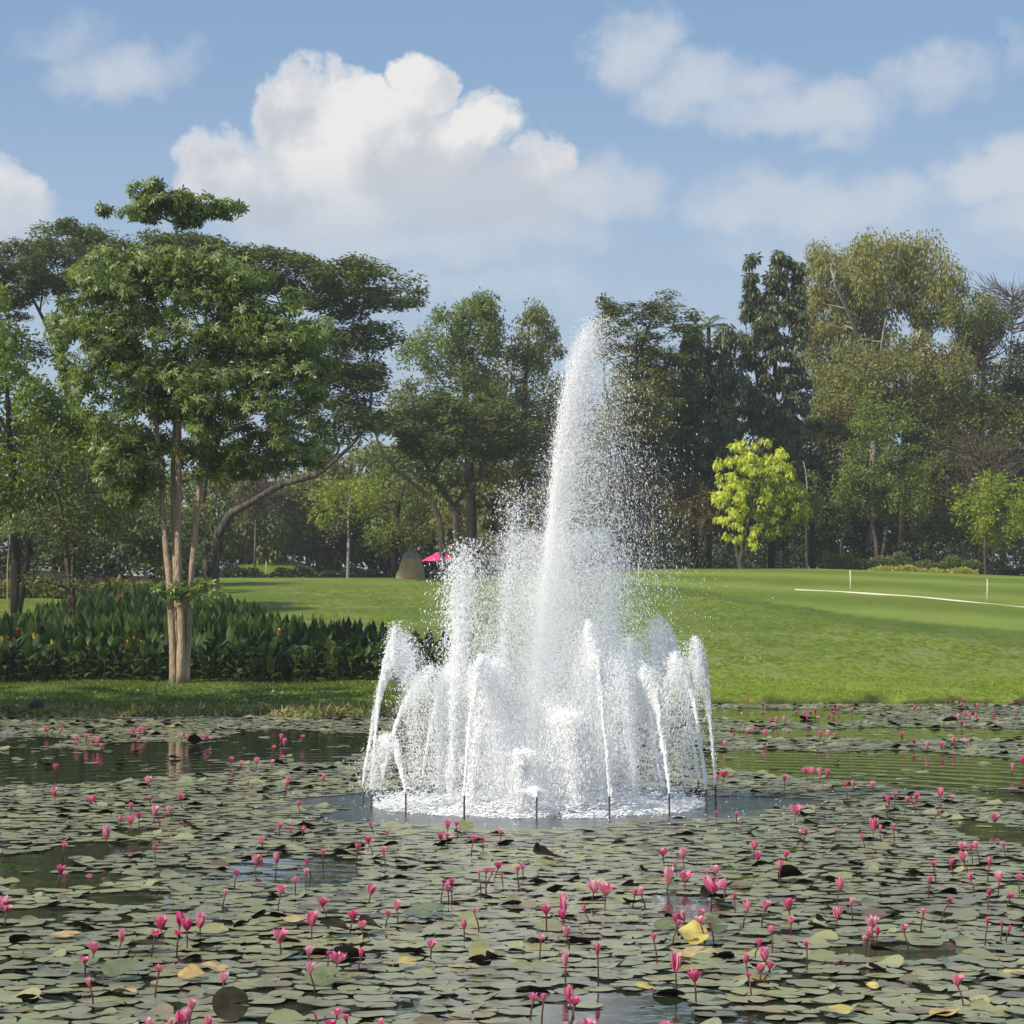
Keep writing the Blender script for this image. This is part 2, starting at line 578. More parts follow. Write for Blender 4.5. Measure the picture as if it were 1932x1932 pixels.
def pad_mat():
    m, N, out = mat('lily_pad')
    t = tint(N)
    oi = N.n('ShaderNodeObjectInfo')
    tc = N.n('ShaderNodeTexCoord')
    geo = N.n('ShaderNodeNewGeometry')
    tt = N.m('FRACT', N.m('ADD', t, N.m('MULTIPLY', oi.outputs['Random'], 1.0)))
    cr = N.n('ShaderNodeValToRGB')
    cr.color_ramp.interpolation = 'LINEAR'
    els = cr.color_ramp.elements
    stops = [(0, (.185, .200, .088)), (.25, (.250, .255, .120)), (.5, (.290, .280, .140)), (.68, (.215, .212, .125)),
             (.80, (.255, .245, .105)), (.88, (.15, .125, .085)), (.94, (.33, .28, .09)), (.97, (.16, .10, .07)), (1, (.11, .08, .055))]
    els[0].position = 0; els[0].color = rgb(*stops[0][1])
    els[1].position = 1; els[1].color = rgb(*stops[-1][1])
    for pz, c in stops[1:-1]:
        e = els.new(pz); e.color = rgb(*c)
    N.put(cr.inputs[0], tt)
    nz = N.noise(geo.outputs['Position'], 14.0, 4, .65)
    pt = N.noise(geo.outputs['Position'], .45, 4, .6)
    p2 = N.noise(N.vm('ADD', geo.outputs['Position'], (31, 7, 0)), .6, 4, .6)
    base = N.mix(N.m('MULTIPLY', N.step(pt, .50, .66), .55), cr.outputs[0], rgb(.36, .34, .14))
    base = N.mix(N.m('MULTIPLY', N.step(p2, .54, .68), .55), base, rgb(.145, .120, .095))
    col = N.mix(N.step(nz, .45, .75, 0, .4), base, rgb(.085, .088, .045))
    col = N.mix(geo.outputs['Backfacing'], col, rgb(.035, .016, .012))
    p = principled(N, col, N.m('MULTIPLY_ADD', nz, .25, .22), .6, nz, .010, .3)
    N.t.links.new(p.outputs[0], out.inputs[0])
    return m


M['pad'] = pad_mat()


def pad_one(name, a, b, under=(.05, .02, .015), rough=.4, spec=.45):
    m, N, out = mat(name)
    geo = N.n('ShaderNodeNewGeometry')
    nz = N.noise(geo.outputs['Position'], 11.0, 5, .65)
    col = N.mix(N.step(nz, .35, .68), rgb(*a), rgb(*b))
    col = N.mix(geo.outputs['Backfacing'], col, rgb(*under))
    p = principled(N, col, rough, spec, nz, .012, .4)
    N.t.links.new(p.outputs[0], out.inputs[0])
    return m


M['pad_green'] = pad_one('pad_green', (.085, .11, .045), (.15, .165, .08))
M['pad_yellow'] = pad_one('pad_yellow', (.42, .33, .07), (.56, .48, .13), (.30, .2, .06))
M['pad_dry'] = pad_one('pad_dry', (.38, .24, .09), (.55, .42, .16), (.12, .06, .04))
M['pad_dark'] = pad_one('pad_dark', (.020, .020, .012), (.045, .040, .024), (.016, .010, .008), .75, .12)  # near black: dark undersides and shadow both put into the colour
M['pad_olive'] = pad_one('pad_olive', (.17, .17, .06), (.24, .22, .09))


def petal_mat(name, base, tip):
    m, N, out = mat(name)
    tc = N.n('ShaderNodeTexCoord')
    s = N.n('ShaderNodeSeparateXYZ'); N.t.links.new(tc.outputs['Generated'], s.inputs[0])
    oi = N.n('ShaderNodeObjectInfo')
    col = N.mix(N.step(s.outputs[2], .0, 1.0), rgb(*base), rgb(*tip))
    col = N.mix(N.m('MULTIPLY', oi.outputs['Random'], .35), col, rgb(.85, .32, .42))
    geo = N.n('ShaderNodeNewGeometry')
    p = principled(N, col, .4, .35)
    tr = N.n('ShaderNodeBsdfTranslucent'); N.put(tr.inputs[0], col)
    mx = N.n('ShaderNodeMixShader'); mx.inputs[0].default_value = .3
    N.t.links.new(p.outputs[0], mx.inputs[1]); N.t.links.new(tr.outputs[0], mx.inputs[2])
    N.t.links.new(mx.outputs[0], out.inputs[0])
    return m


M['petal'] = petal_mat('petal', (.72, .06, .24), (.90, .24, .45))
M['petal_pale'] = petal_mat('petal_pale', (.82, .28, .42), (.93, .52, .62))
M['petal_deep'] = petal_mat('petal_deep', (.64, .03, .19), (.85, .13, .35))
M['stem'] = plain_mat('stem', (.085, .038, .028), .5, .3, .3, 30)
M['sepal'] = plain_mat('sepal', (.22, .10, .08), .5, .3, .3, 30)

# ------------------------------------------------------------------ ground and water
def build_ground():
    xs = np.unique(np.concatenate([np.arange(-30, 30, .6), np.arange(-110, 111, 2.5), np.linspace(-2500, 2500, 26)]))
    ys = np.unique(np.concatenate([np.arange(-40, 50, 3.0), np.arange(50, 80, .35), np.arange(80, 134, .7), np.arange(134, 260, 3), np.linspace(260, 3500, 16), [-300]]))
    X, Y = np.meshgrid(xs, ys)
    Z = ground(X, Y)
    Z = Z + np.where((Y > shore(X) + 1) & (Y < YC - 2), .03 * np.sin(X * 1.3 + Y * .4) * np.sin(Y * .8 - X * .3), 0)
    V = np.stack([X, Y, Z], -1).reshape(-1, 3)
    nx, ny = len(xs), len(ys)
    i = (np.arange(ny - 1)[:, None] * nx + np.arange(nx - 1)[None, :]).ravel()
    f = np.stack([i, i + 1, i + nx + 1, i + nx], -1)
    me = new_mesh('lawn', V, f, 4, M['lawn'], None, True)
    # what grows where: fairway, bright fringe at the water, soil under the trees and in the pond
    bx, by = zip(*[hit(px, py)[:2] for px, py in ((1180, 1098), (1300, 1110), (1430, 1131), (1560, 1152), (1700, 1170), (1925, 1191))])
    yb = np.interp(X, bx, by)
    mow = sm((Y - yb) / 1.5 + .5) * sm((X - bx[0] + 4) / 5)
    left = sm((-X - 3.5) / 3)
    lip = sm((Y - yb + 9) / 6) * sm((yb - Y + .5) / 1.0) * sm((X - bx[0] + 6) / 6)
    mow = np.maximum(mow, left * sm((Y - 112) / 10) * .7)
    mow = np.maximum(mow, np.exp(-((X + 18.0) / 6) ** 2 - ((Y - 172) / 18.0) ** 2) * (Y > 150))
    s = Y - shore(X)
    fringe = sm((s + .5) / .5) * (1 - sm((s - 1.5 - 1.0 * np.sin(X * .8) - .7 * np.sin(X * 2.1 + 1)) / 9)) * (1 - left)
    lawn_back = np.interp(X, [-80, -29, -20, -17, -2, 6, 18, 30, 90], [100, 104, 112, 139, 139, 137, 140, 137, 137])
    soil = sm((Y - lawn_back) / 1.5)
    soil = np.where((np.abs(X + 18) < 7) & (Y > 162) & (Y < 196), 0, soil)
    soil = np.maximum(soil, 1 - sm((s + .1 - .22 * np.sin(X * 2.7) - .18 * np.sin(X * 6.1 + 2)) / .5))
    for nm, A in (('mow', mow), ('lip', lip), ('fringe', fringe), ('soil', np.clip(soil, 0, 1))):
        a = me.attributes.new(nm, 'FLOAT', 'POINT')
        a.data.foreach_set('value', np.ascontiguousarray(A, np.float32).ravel())
    struct('lawn', me)
    w = MB()
    w.add([(-108, -2, 0), (108, -2, 0), (108, 80, 0), (-108, 80, 0)], [(0, 1, 2, 3)])
    struct('water', w.mesh('water', M['water']))


build_ground()

# cart path edge on the fairway
kp = [hit(px, py) for px, py in ((1500, 1112.5), (1600, 1117.5), (1700, 1124), (1800, 1133), (1870, 1140), (1960, 1149), (2060, 1160))]
kb = MB()
pp = []
for a, b in zip(kp[:-1], kp[1:]):
    for t in np.linspace(0, 1, 7)[:-1]:
        q = a + (b - a) * t
        pp.append((q[0], q[1], gz(q[0], q[1])))
V = []
for (x, y, z) in pp:
    V += [(x, y - .06, z - .1), (x, y - .05, z + .032), (x, y + .08, z + .032), (x, y + .10, z - .1)]
fs = []
for i in range(len(pp) - 1):
    for j in range(3):
        fs.append((i * 4 + j, i * 4 + 4 + j, i * 4 + 5 + j, i * 4 + 1 + j))
kb.add(V, fs)
struct('path_kerb', kb.mesh('path_kerb', M['kerb']))

# ------------------------------------------------------------------ leaves, crowns, trees
def unit(a):
    return a / (np.linalg.norm(a, axis=-1, keepdims=True) + 1e-9)


def leaf_quads(P, D, Nn, l, w, wide=.5, cup=.0):
    D = unit(D); side = unit(np.cross(D, Nn))
    Nn = np.cross(side, D)
    l = np.asarray(l)[..., None]; w = np.asarray(w)[..., None]
    a = P
    b = P + D * l * wide + side * w * .5 + Nn * w * cup
    c = P + D * l - Nn * l * .08
    d = P + D * l * wide - side * w * .5 + Nn * w * cup
    return np.stack([a, b, c, d], 1)


def quad_mesh(name, Q, m, tn):
    n = len(Q)
    return new_mesh(name, Q.reshape(-1, 3), np.arange(n * 4), 4, m, tn)


def poly_sample(poly, n, inset):
    P = np.asarray(poly, float)
    lo, hi = P.min(0), P.max(0)
    out = np.zeros((0, 2)); dist = np.zeros(0)
    A, B = P, np.roll(P, -1, 0)
    guard = 0
    while len(out) < n and guard < 60:
        guard += 1
        q = lo + RNG.random((n * 3, 2)) * (hi - lo)
        x, y = q[:, 0:1], q[:, 1:2]
        c = ((A[:, 1] > y) != (B[:, 1] > y)) & (x < (B[:, 0] - A[:, 0]) * (y - A[:, 1]) / (B[:, 1] - A[:, 1] + 1e-12) + A[:, 0])
        ins = c.sum(1) % 2 == 1
        ab = B - A
        t = np.clip(((q[:, None, :] - A) * ab).sum(2) / ((ab ** 2).sum(1) + 1e-12), 0, 1)
        dd = np.linalg.norm(q[:, None, :] - (A + t[..., None] * ab), axis=2).min(1)
        ok = ins & (dd > inset * (.4 + .6 * RNG.random(len(q))))
        out = np.concatenate([out, q[ok]]); dist = np.concatenate([dist, dd[ok]])
    return out[:n], dist[:n]


def clumps_from(poly_px, Y, thick, n, cr):
    """clump centres spread through a crown as deep as it is wide, with this outline seen from the pond"""
    W = np.array([at(px, py, Y)[[0, 2]] for px, py in poly_px])
    q, d = poly_sample(W, n, cr * .3)
    dep = np.minimum(thick, np.sqrt(np.maximum(d * (2 * thick - np.minimum(d, thick)), .05)))
    y = Y + (RNG.random(len(q)) * 2 - 1) * dep
    return np.stack([q[:, 0], y, q[:, 1]], 1)


def leaves(cl, cr, nleaf, l, w, mode='round', flat=1.0, tints=(.0, 1.0), wide=.5):
    """leaves round the clump centres; returns quads and tints"""
    n = len(cl)
    k = RNG.integers(0, n, nleaf)
    ct = RNG.random(n)
    d = unit(RNG.normal(size=(nleaf, 3)))
    r = RNG.random(nleaf) ** .45
    crv = (cr * (.65 + .7 * RNG.random(n)))[k]
    off = d * (r * crv)[:, None] * np.array((1, 1, flat))
    P = cl[k] + off
    if mode == 'round':
        D = unit(d + .9 * RNG.normal(size=d.shape) + np.array((0, 0, -.15)))
        Nn = unit(RNG.normal(size=d.shape) * .55 + np.array((0, 0, .55)) + d * .9)
    elif mode == 'flat':
        D = unit(RNG.normal(size=d.shape) * np.array((1, 1, .25)) + np.array((0, 0, -.1)))
        Nn = unit(RNG.normal(size=d.shape) * .55 + np.array((0, 0, 1.0)) + d * .3)
    else:                                            # hanging
        D = unit(d * .55 + RNG.normal(size=d.shape) * .35 + np.array((0, 0, -1.0)))
        Nn = unit(d * np.array((1, 1, .3)) + RNG.normal(size=d.shape) * .5)
    s = .7 + .6 * RNG.random(nleaf)
    Q = leaf_quads(P, D, Nn, l * s, w * s, wide)
    t = np.clip(.45 * ct[k] + .55 * RNG.random(nleaf), 0, 1)
    return Q, tints[0] + (tints[1] - tints[0]) * t


def bend(a, b, n=5, sag=.0, wig=.06):
    a, b = np.asarray(a, float), np.asarray(b, float)
    L = np.linalg.norm(b - a)
    t = np.linspace(0, 1, n)[:, None]
    p = a + (b - a) * t
    p[1:-1] += RNG.normal(size=(n - 2, 3)) * wig * L
    p[:, 2] += (np.sin(t[:, 0] * math.pi) * sag * L)
    return p


def trunk_mesh(name, paths, m, cl=None, nb=0, br=.05, sag=.08, starts=.45, n=7):
    """paths: list of (points, radii); nb limbs grow on to clump centres"""
    b = MB()
    allp, allr = [], []
    for pts, rad in paths:
        P = np.asarray(pts, float)
        # smooth the path
        tt = np.linspace(0, 1, len(P)); t2 = np.linspace(0, 1, len(P) * 3)
        P2 = np.stack([np.interp(t2, tt, P[:, i]) for i in range(3)], 1)
        P2[2:-1] += RNG.normal(size=(len(P2) - 3, 3)) * (.16 if m is M['bark_limb'] else .05)
        for _ in range(2):
            P2[1:-1] = (P2[:-2] + 2 * P2[1:-1] + P2[2:]) / 4
        R2 = np.interp(t2, tt, rad)
        b.tube(P2, R2, n, True, .5, .05)
        k = int(len(P2) * starts)
        allp.append(P2[k:]); allr.append(R2[k:])
    if cl is not None and nb:
        AP = np.concatenate(allp); AR = np.concatenate(allr)
        for j in RNG.choice(len(cl), min(nb, len(cl)), replace=False):
            c = cl[j]
            dd = np.linalg.norm(AP - c, axis=1) + np.maximum(0, AP[:, 2] - c[2]) * 2.5
            i = int(np.argmin(dd * (.8 + .4 * RNG.random(len(dd)))))
            r0 = min(AR[i] * .7, br)
            b.tube(bend(AP[i], c, 5, sag), np.linspace(r0, r0 * .18, 5), 5, False, .5)
    return b.mesh(name, m, True)


def tree(name, label, cat, Y, base_px, crowns, trunks, bark, nb=14, br=.12, group=None, sag=.08, base_z=None, starts=.45):
    """crowns: list of dicts; trunks: list of (pixel points, radii[, depth offsets])"""
    bx = (base_px - 966) / F * Y
    bz = gz(bx, Y) if base_z is None else base_z
    root = np.array((bx, Y, bz))
    t = thing(name, label, cat, root, 0, group)
    allcl, Qs, by = [], [], {}
    for c in crowns:
        cl = clumps_from(c['poly'], c.get('Y', Y), c['thick'], c['n'], c['cr'])
        allcl.append(cl)
        Q, tn = leaves(cl, c['cr'], c['leaf'], c['l'], c['w'], c.get('mode', 'round'), c.get('flat', 1.0), c.get('tint', (0, 1)))
        by.setdefault(c['mat'], []).append((Q, tn))
    for k, lst in by.items():
        Q = np.concatenate([q for q, _ in lst]); tn = np.concatenate([q for _, q in lst])
        link('crown', quad_mesh('crown', Q - root, M[k], tn), t)
    paths = []
    for tr_ in trunks:
        pts, rad = tr_[0], tr_[1]
        dy = tr_[2] if len(tr_) > 2 else [0] * len(pts)
        P = [at(px, py, Y + o) for (px, py), o in zip(pts, dy)]
        if abs(P[0][2] - bz) < 2.5 and tr_[0][0][1] > 1000:
            P[0][2] = gz(P[0][0], P[0][1]) - .15
        paths.append((np.array(P) - root, rad))
    cl = np.concatenate(allcl) - root if allcl else None
    if paths:
        link('trunk', trunk_mesh('trunk', paths, M[bark], cl, nb, br, sag, starts), t)
    return t


# --- the tall tree with whorled leaves on the left bank
def whorls(cl, cr, nw, l, w, up=.35, k=7):
    n = len(cl)
    idx = RNG.integers(0, n, nw)
    d = unit(RNG.normal(size=(nw, 3)))
    r = RNG.random(nw) ** .35
    P = cl[idx] + d * (r * (cr * (.7 + .6 * RNG.random(n)))[idx])[:, None] * np.array((1, 1, .55))
    ax = unit(d * 1.0 + RNG.normal(size=d.shape) * .3 + np.array((0, 0, up)))
    u = unit(np.cross(ax, RNG.normal(size=ax.shape))); v = np.cross(ax, u)
    ct = RNG.random(n)[idx]
    Q, T = [], []
    for j in range(k):
        a = 2 * math.pi * j / k + RNG.random(nw) * .5
        out = u * np.cos(a)[:, None] + v * np.sin(a)[:, None]
        D = out + ax * (.15 + .5 * (RNG.random(nw)[:, None] - .5)) + np.array((0, 0, -.38))
        s = .75 + .5 * RNG.random(nw)
        Q.append(leaf_quads(P, D, ax + .15 * RNG.normal(size=ax.shape), l * s, w * s, .6, .12))
        T.append(np.clip(.35 * ct + .65 * RNG.random(nw), 0, 1))
    return np.concatenate(Q), np.concatenate(T)


def build_alstonia():
    Y = 62.5
    root = onground(338, Y)
    t = thing('tree', 'tall tree with four pale slender stems grown together and whorled leaves, on the left bank', 'tree', root)
    tiers = [
        ([(175, 405), (195, 388), (240, 378), (262, 350), (300, 345), (340, 362), (400, 378), (463, 385), (455, 400), (400, 408), (372, 410), (350, 432), (310, 405), (285, 425), (262, 412), (225, 402), (190, 412)], .9, 60, .32, 620),
        ([(125, 520), (180, 470), (260, 475), (300, 462), (420, 470), (500, 490), (520, 520), (470, 560), (330, 545), (240, 570), (150, 560)], 2.4, 90, .55, 1150),
        ([(95, 590), (140, 555), (270, 560), (330, 590), (430, 555), (540, 600), (640, 620), (630, 660), (560, 690), (430, 680), (330, 700), (210, 670), (110, 630)], 2.8, 110, .58, 1450),
        ([(95, 690), (200, 650), (330, 690), (470, 680), (590, 660), (605, 720), (560, 780), (430, 790), (330, 800), (200, 760), (120, 720)], 2.6, 100, .58, 1250),
        ([(190, 830), (260, 790), (360, 820), (470, 800), (590, 770), (625, 840), (600, 890), (520, 885), (440, 915), (390, 930), (350, 870), (230, 940), (185, 900)], 2.2, 80, .40, 760),
        ([(190, 800), (300, 790), (300, 920), (240, 960), (195, 900)], 1.2, 35, .42, 420),
    ]
    tiers.append(([(170, 480), (330, 462), (500, 490), (600, 560), (640, 640), (615, 760), (625, 840), (560, 890), (430, 900), (330, 890), (220, 900), (185, 830), (100, 720), (95, 600), (130, 520)], 2.9, 260, .36, 2600))
    Qs, Ts, cls = [], [], []
    for poly, th, n, cr, nw in tiers:
        cl = clumps_from(poly, Y, th, n, cr)
        cls.append(cl)
        q, tn = whorls(cl, cr, int(nw * 1.25), .195, .054)
        Qs.append(q); Ts.append(tn)
    Q = np.concatenate(Qs); T = np.concatenate(Ts)
    link('crown', quad_mesh('crown', Q - root, M['leaf_alstonia'], T), t)
    # epicormic tuft low on the stems
    cl = clumps_from([(268, 1110), (300, 1088), (350, 1085), (418, 1100), (425, 1130), (380, 1150), (330, 1125), (275, 1135)], Y - .5, .45, 16, .25)
    q, tn = whorls(cl, .28, 95, .19, .06)
    link('shoot', quad_mesh('shoot', q - root, M['leaf_alstonia'], tn), t)
    A = lambda px, py, o=0: at(px, py, Y + o) - root
    sets = [
        ([(327, 1308), (324, 1200), (318, 1100), (309, 1000), (300, 900), (292, 800), (280, 700), (250, 620)], [.125, .10, .09, .08, .07, .06, .045, .025], 0),
        ([(340, 1308), (341, 1200), (338, 1080), (337, 950), (335, 820), (333, 700), (333, 560), (333, 470), (334, 400), (328, 370)], [.125, .105, .095, .09, .08, .07, .06, .05, .035, .02], -.12),
        ([(350, 1308), (353, 1200), (360, 1080), (369, 960), (382, 860), (395, 780), (440, 690), (490, 640)], [.125, .10, .09, .08, .07, .06, .045, .025], .05),
        ([(335, 1306), (335, 1180), (331, 1060), (328, 950), (326, 830), (350, 720), (400, 620)], [.11, .09, .08, .07, .06, .045, .02], .3),
    ]
    for k, (pts, rad, o) in enumerate(sets):
        P = [A(px, py, o) for px, py in pts]
        P[0][2] = -.12
        src = np.concatenate(cls[1:]) if k != 1 else np.concatenate(cls)
        sel = src - root
        near = sel[np.argsort(np.abs(sel[:, 0] - P[-1][0]) + RNG.random(len(sel)) * 2)[:80]]
        if k == 1:
            near = np.concatenate([near[:25], cls[0][:22] - root])
        link('trunk', trunk_mesh('trunk', [(P, rad)], M['bark_pale'], near, 20, .035, .02, .55, 9), t)


build_alstonia()

# --- all the other trees; outlines are how each crown shows from the pond
R_ = dict(mode='flat', flat=.5, mat='leaf_rain', l=.25, w=.11)
tree('tree', 'wide dark umbrella tree with feathery flat tiers behind the pale-stemmed tree', 'tree', 122, 400,
     [dict(R_, poly=[(180, 470), (280, 445), (400, 438), (430, 470), (500, 458), (560, 478), (640, 490), (700, 488), (760, 505), (820, 545), (790, 570), (740, 590), (690, 585), (640, 610), (540, 560), (400, 540), (250, 540)], thick=6.5, n=260, cr=.85, leaf=42000),
      dict(R_, poly=[(560, 600), (640, 615), (720, 600), (775, 625), (740, 660), (620, 670)], thick=4, n=60, cr=.6, leaf=4200),
      dict(R_, poly=[(560, 690), (640, 670), (740, 690), (720, 730), (640, 740), (570, 720)], thick=3.5, n=60, cr=.6, leaf=4600),
      dict(R_, poly=[(570, 760), (660, 745), (740, 770), (720, 800), (640, 830), (560, 800)], thick=3, n=60, cr=.6, leaf=3800),
      dict(R_, poly=[(440, 620), (560, 600), (700, 640), (735, 760), (700, 860), (600, 850), (480, 760)], thick=5, n=110, cr=.8, leaf=9000)],
     [([(400, 1068), (405, 1030), (415, 1000), (445, 965), (500, 935), (560, 912), (600, 895), (650, 862), (690, 800), (700, 700), (680, 600)], [.40, .32, .26, .20, .175, .16, .14, .10, .08, .06, .04], [0, 0, 0, -.5, -1, -1.2, -1.4, -1.6, -1.2, -.6, 0]),
      ([(398, 1040), (385, 990), (380, 930), (395, 860), (440, 760), (500, 660), (560, 580)], [.34, .26, .22, .20, .17, .12, .06], [0, .4, .8, 1, 1, .6, 0]),
      ([(596, 898), (612, 870), (640, 840)], [.10, .07, .05], [-1.4, -1.2, -.8])],
     'bark_limb', 90, .06, sag=.05)
tree('tree', 'broad dark umbrella tree at the left edge, the farther of the two umbrella trees', 'tree', 128, 120,
     [dict(R_, poly=[(-160, 500), (-40, 470), (30, 450), (110, 418), (160, 418), (215, 452), (230, 500), (200, 560), (100, 560), (0, 590), (-120, 570)], thick=6.5, n=170, cr=.9, leaf=28000),
      dict(R_, poly=[(-100, 600), (60, 585), (130, 610), (120, 680), (20, 700), (-80, 680)], thick=4, n=40, cr=.8, leaf=3600)],
     [([(125, 1075), (128, 960), (125, 850), (135, 760), (110, 660), (60, 560)], [.40, .34, .30, .24, .15, .07]),
      ([(130, 780), (60, 710), (0, 680), (-60, 600)], [.2, .15, .1, .05]),
      ([(134, 790), (180, 690), (230, 600), (240, 540)], [.18, .14, .1, .05])], 'bark_grey', 34, .09, sag=.05)
tree('tree', 'lime green bushy tree at the left edge under the umbrella trees', 'tree', 92, 30,
     [dict(poly=[(-90, 560), (-20, 540), (25, 560), (60, 700), (110, 740), (150, 800), (120, 900), (40, 960), (-90, 980)], thick=3, n=150, cr=.6, leaf=17000, l=.22, w=.10, mat='leaf_lime', tint=(0, .8)),
      dict(poly=[(60, 760), (130, 745), (200, 800), (290, 830), (290, 900), (220, 1000), (100, 1000), (50, 900)], thick=2.4, n=110, cr=.6, leaf=12000, l=.22, w=.10, mat='leaf_lime', tint=(0, .6))],
     [([(30, 1070), (28, 960), (20, 840), (10, 700)], [.2, .17, .13, .06]), ([(34, 1060), (70, 940), (140, 850)], [.15, .11, .06])], 'bark_dark', 22, .06)
tree('small_tree', 'small dark tree with a forked trunk standing in the canna bed', 'tree', 72, 142,
     [dict(poly=[(60, 830), (120, 800), (200, 840), (235, 930), (200, 1040), (130, 1080), (60, 1050), (30, 950)], thick=1.5, n=60, cr=.36, leaf=4200, l=.15, w=.06, mat='leaf_dark'),
      dict(poly=[(30, 1070), (110, 1075), (220, 1080), (180, 1120), (60, 1110)], thick=.8, n=20, cr=.3, leaf=420, l=.14, w=.06, mat='leaf_dark')],
     [([(145, 1225), (136, 1150), (130, 1080), (120, 980), (90, 880), (60, 820)], [.10, .09, .085, .06, .04, .02]),
      ([(157, 1225), (143, 1160), (136, 1090), (150, 980), (170, 880)], [.08, .075, .07, .05, .02])], 'bark_grey', 22, .03)
tree('sapling', 'young sapling with a rosette crown tied to a pale stake, far left', 'tree', 84, 15,
     [dict(poly=[(-20, 990), (10, 965), (50, 970), (80, 1000), (60, 1015), (20, 1010), (-20, 1015)], thick=.6, n=16, cr=.22, leaf=480, l=.2, w=.07, mat='leaf_alstonia')],
     [([(15, 1080), (16, 1030), (20, 985)], [.03, .025, .015])], 'bark_pale', 6, .012)
# middle distance
tree('tree', 'small lime green tree with a thin pale trunk on the lawn edge', 'tree', 146, 657,
     [dict(poly=[(578, 960), (585, 925), (630, 900), (690, 893), (735, 915), (745, 950), (700, 985), (640, 985), (600, 1000)], thick=2.2, n=50, cr=.55, leaf=3000, l=.2, w=.1, mat='leaf_limelow', tint=(.2, 1))],
     [([(657, 1078), (656, 1020), (658, 960), (665, 915)], [.12, .10, .07, .03])], 'bark_white', 12, .04)
tree('tree', 'loose green tree with a dark trunk right behind the boulder', 'tree', 142, 745,
     [dict(poly=[(690, 985), (700, 930), (760, 890), (830, 900), (850, 960), (820, 1020), (740, 1030), (700, 1010)], thick=2.4, n=55, cr=.55, leaf=3400, l=.2, w=.1, mat='leaf_mid')],
     [([(748, 1075), (745, 1020), (750, 960), (765, 910)], [.22, .2, .12, .05])], 'bark_dark', 14, .06)
tree('tree', 'spreading tree with crooked bare limbs and a thin dark flat crown', 'tree', 136, 850,
     [dict(R_, poly=[(700, 800), (760, 745), (850, 730), (950, 745), (1010, 790), (1000, 850), (940, 880), (850, 870), (760, 860)], thick=5, n=130, cr=.8, leaf=19000, mat='leaf_rain', l=.26, w=.12),
      dict(R_, poly=[(740, 870), (830, 880), (930, 890), (900, 940), (800, 930)], thick=3, n=26, cr=.6, leaf=900, l=.26, w=.12)],
     [([(838, 1035), (832, 985), (815, 945), (790, 920), (745, 885), (715, 845), (705, 800)], [.22, .18, .15, .12, .10, .08, .04], [0, 0, 0, -.4, -.8, -1, -1.2]),
      ([(866, 1060), (862, 990), (856, 950), (836, 925), (808, 895), (790, 840), (770, 790)], [.24, .2, .17, .14, .11, .08, .04]),
      ([(858, 955), (880, 925), (905, 905), (912, 870), (935, 830), (945, 790)], [.15, .13, .12, .1, .08, .04], [0, .2, .5, .8, 1, 1]),
      ([(812, 895), (840, 860), (880, 830), (920, 800)], [.10, .08, .06, .03], [0, -.5, -1, -1.4])], 'bark_grey', 44, .06, sag=.05, starts=.5)
tree('tree', 'tall thick trunked tree with an airy green top, left of the fountain plume', 'tree', 152, 890,
     [dict(poly=[(752, 660), (770, 635), (800, 625), (815, 580), (850, 575), (880, 560), (930, 562), (945, 600), (950, 660), (900, 700), (800, 710), (750, 730)], thick=4.5, n=80, cr=.75, leaf=10500, l=.25, w=.11, mat='leaf_green', tint=(.1, 1)),
      dict(poly=[(735, 740), (800, 690), (900, 670), (960, 740), (940, 860), (800, 860), (722, 800)], thick=4.5, n=90, cr=.8, leaf=14000, l=.25, w=.11, mat='leaf_mid')],
     [([(890, 1075), (888, 960), (884, 860), (880, 760), (870, 650)], [.42, .38, .3, .2, .08])], 'bark_dark', 30, .1)
tree('tree', 'tall loose tree with a pointed leafy tip beside the plume', 'tree', 156, 985,
     [dict(poly=[(960, 600), (985, 590), (990, 545), (1005, 570), (1035, 590), (1048, 630), (1060, 660), (1040, 700), (980, 690), (955, 640)], thick=2.6, n=44, cr=.55, leaf=3400, l=.28, w=.10, mat='leaf_mid', mode='hang'),
      dict(poly=[(900, 700), (960, 660), (1060, 660), (1080, 720), (1060, 850), (1000, 930), (900, 900), (870, 800)], thick=5, n=90, cr=.9, leaf=12000, l=.26, w=.12, mat='leaf_olive')],
     [([(985, 1075), (985, 900), (990, 750), (1000, 600)], [.3, .26, .18, .04])], 'bark_dark', 26, .08)
tree('tree', 'thin brownish spreading tree just right of the plume top', 'tree', 140, 1165,
     [dict(R_, poly=[(1120, 600), (1140, 575), (1200, 560), (1260, 555), (1310, 580), (1330, 630), (1290, 690), (1200, 720), (1130, 680)], thick=4.5, n=80, cr=.8, leaf=9500, mat='leaf_rain'),
      dict(poly=[(1125, 590), (1140, 548), (1152, 560), (1160, 600)], thick=.8, n=10, cr=.35, leaf=420, l=.22, w=.1, mat='leaf_dark'),
      dict(R_, poly=[(1140, 720), (1280, 700), (1290, 800), (1220, 860), (1130, 840)], thick=3.5, n=90, cr=.8, leaf=11000, mat='leaf_olive')],
     [([(1165, 1072), (1168, 930), (1175, 800), (1200, 680), (1230, 600)], [.26, .22, .18, .12, .05]), ([(1172, 860), (1140, 740), (1135, 650)], [.14, .1, .04])], 'bark_grey', 36, .07)


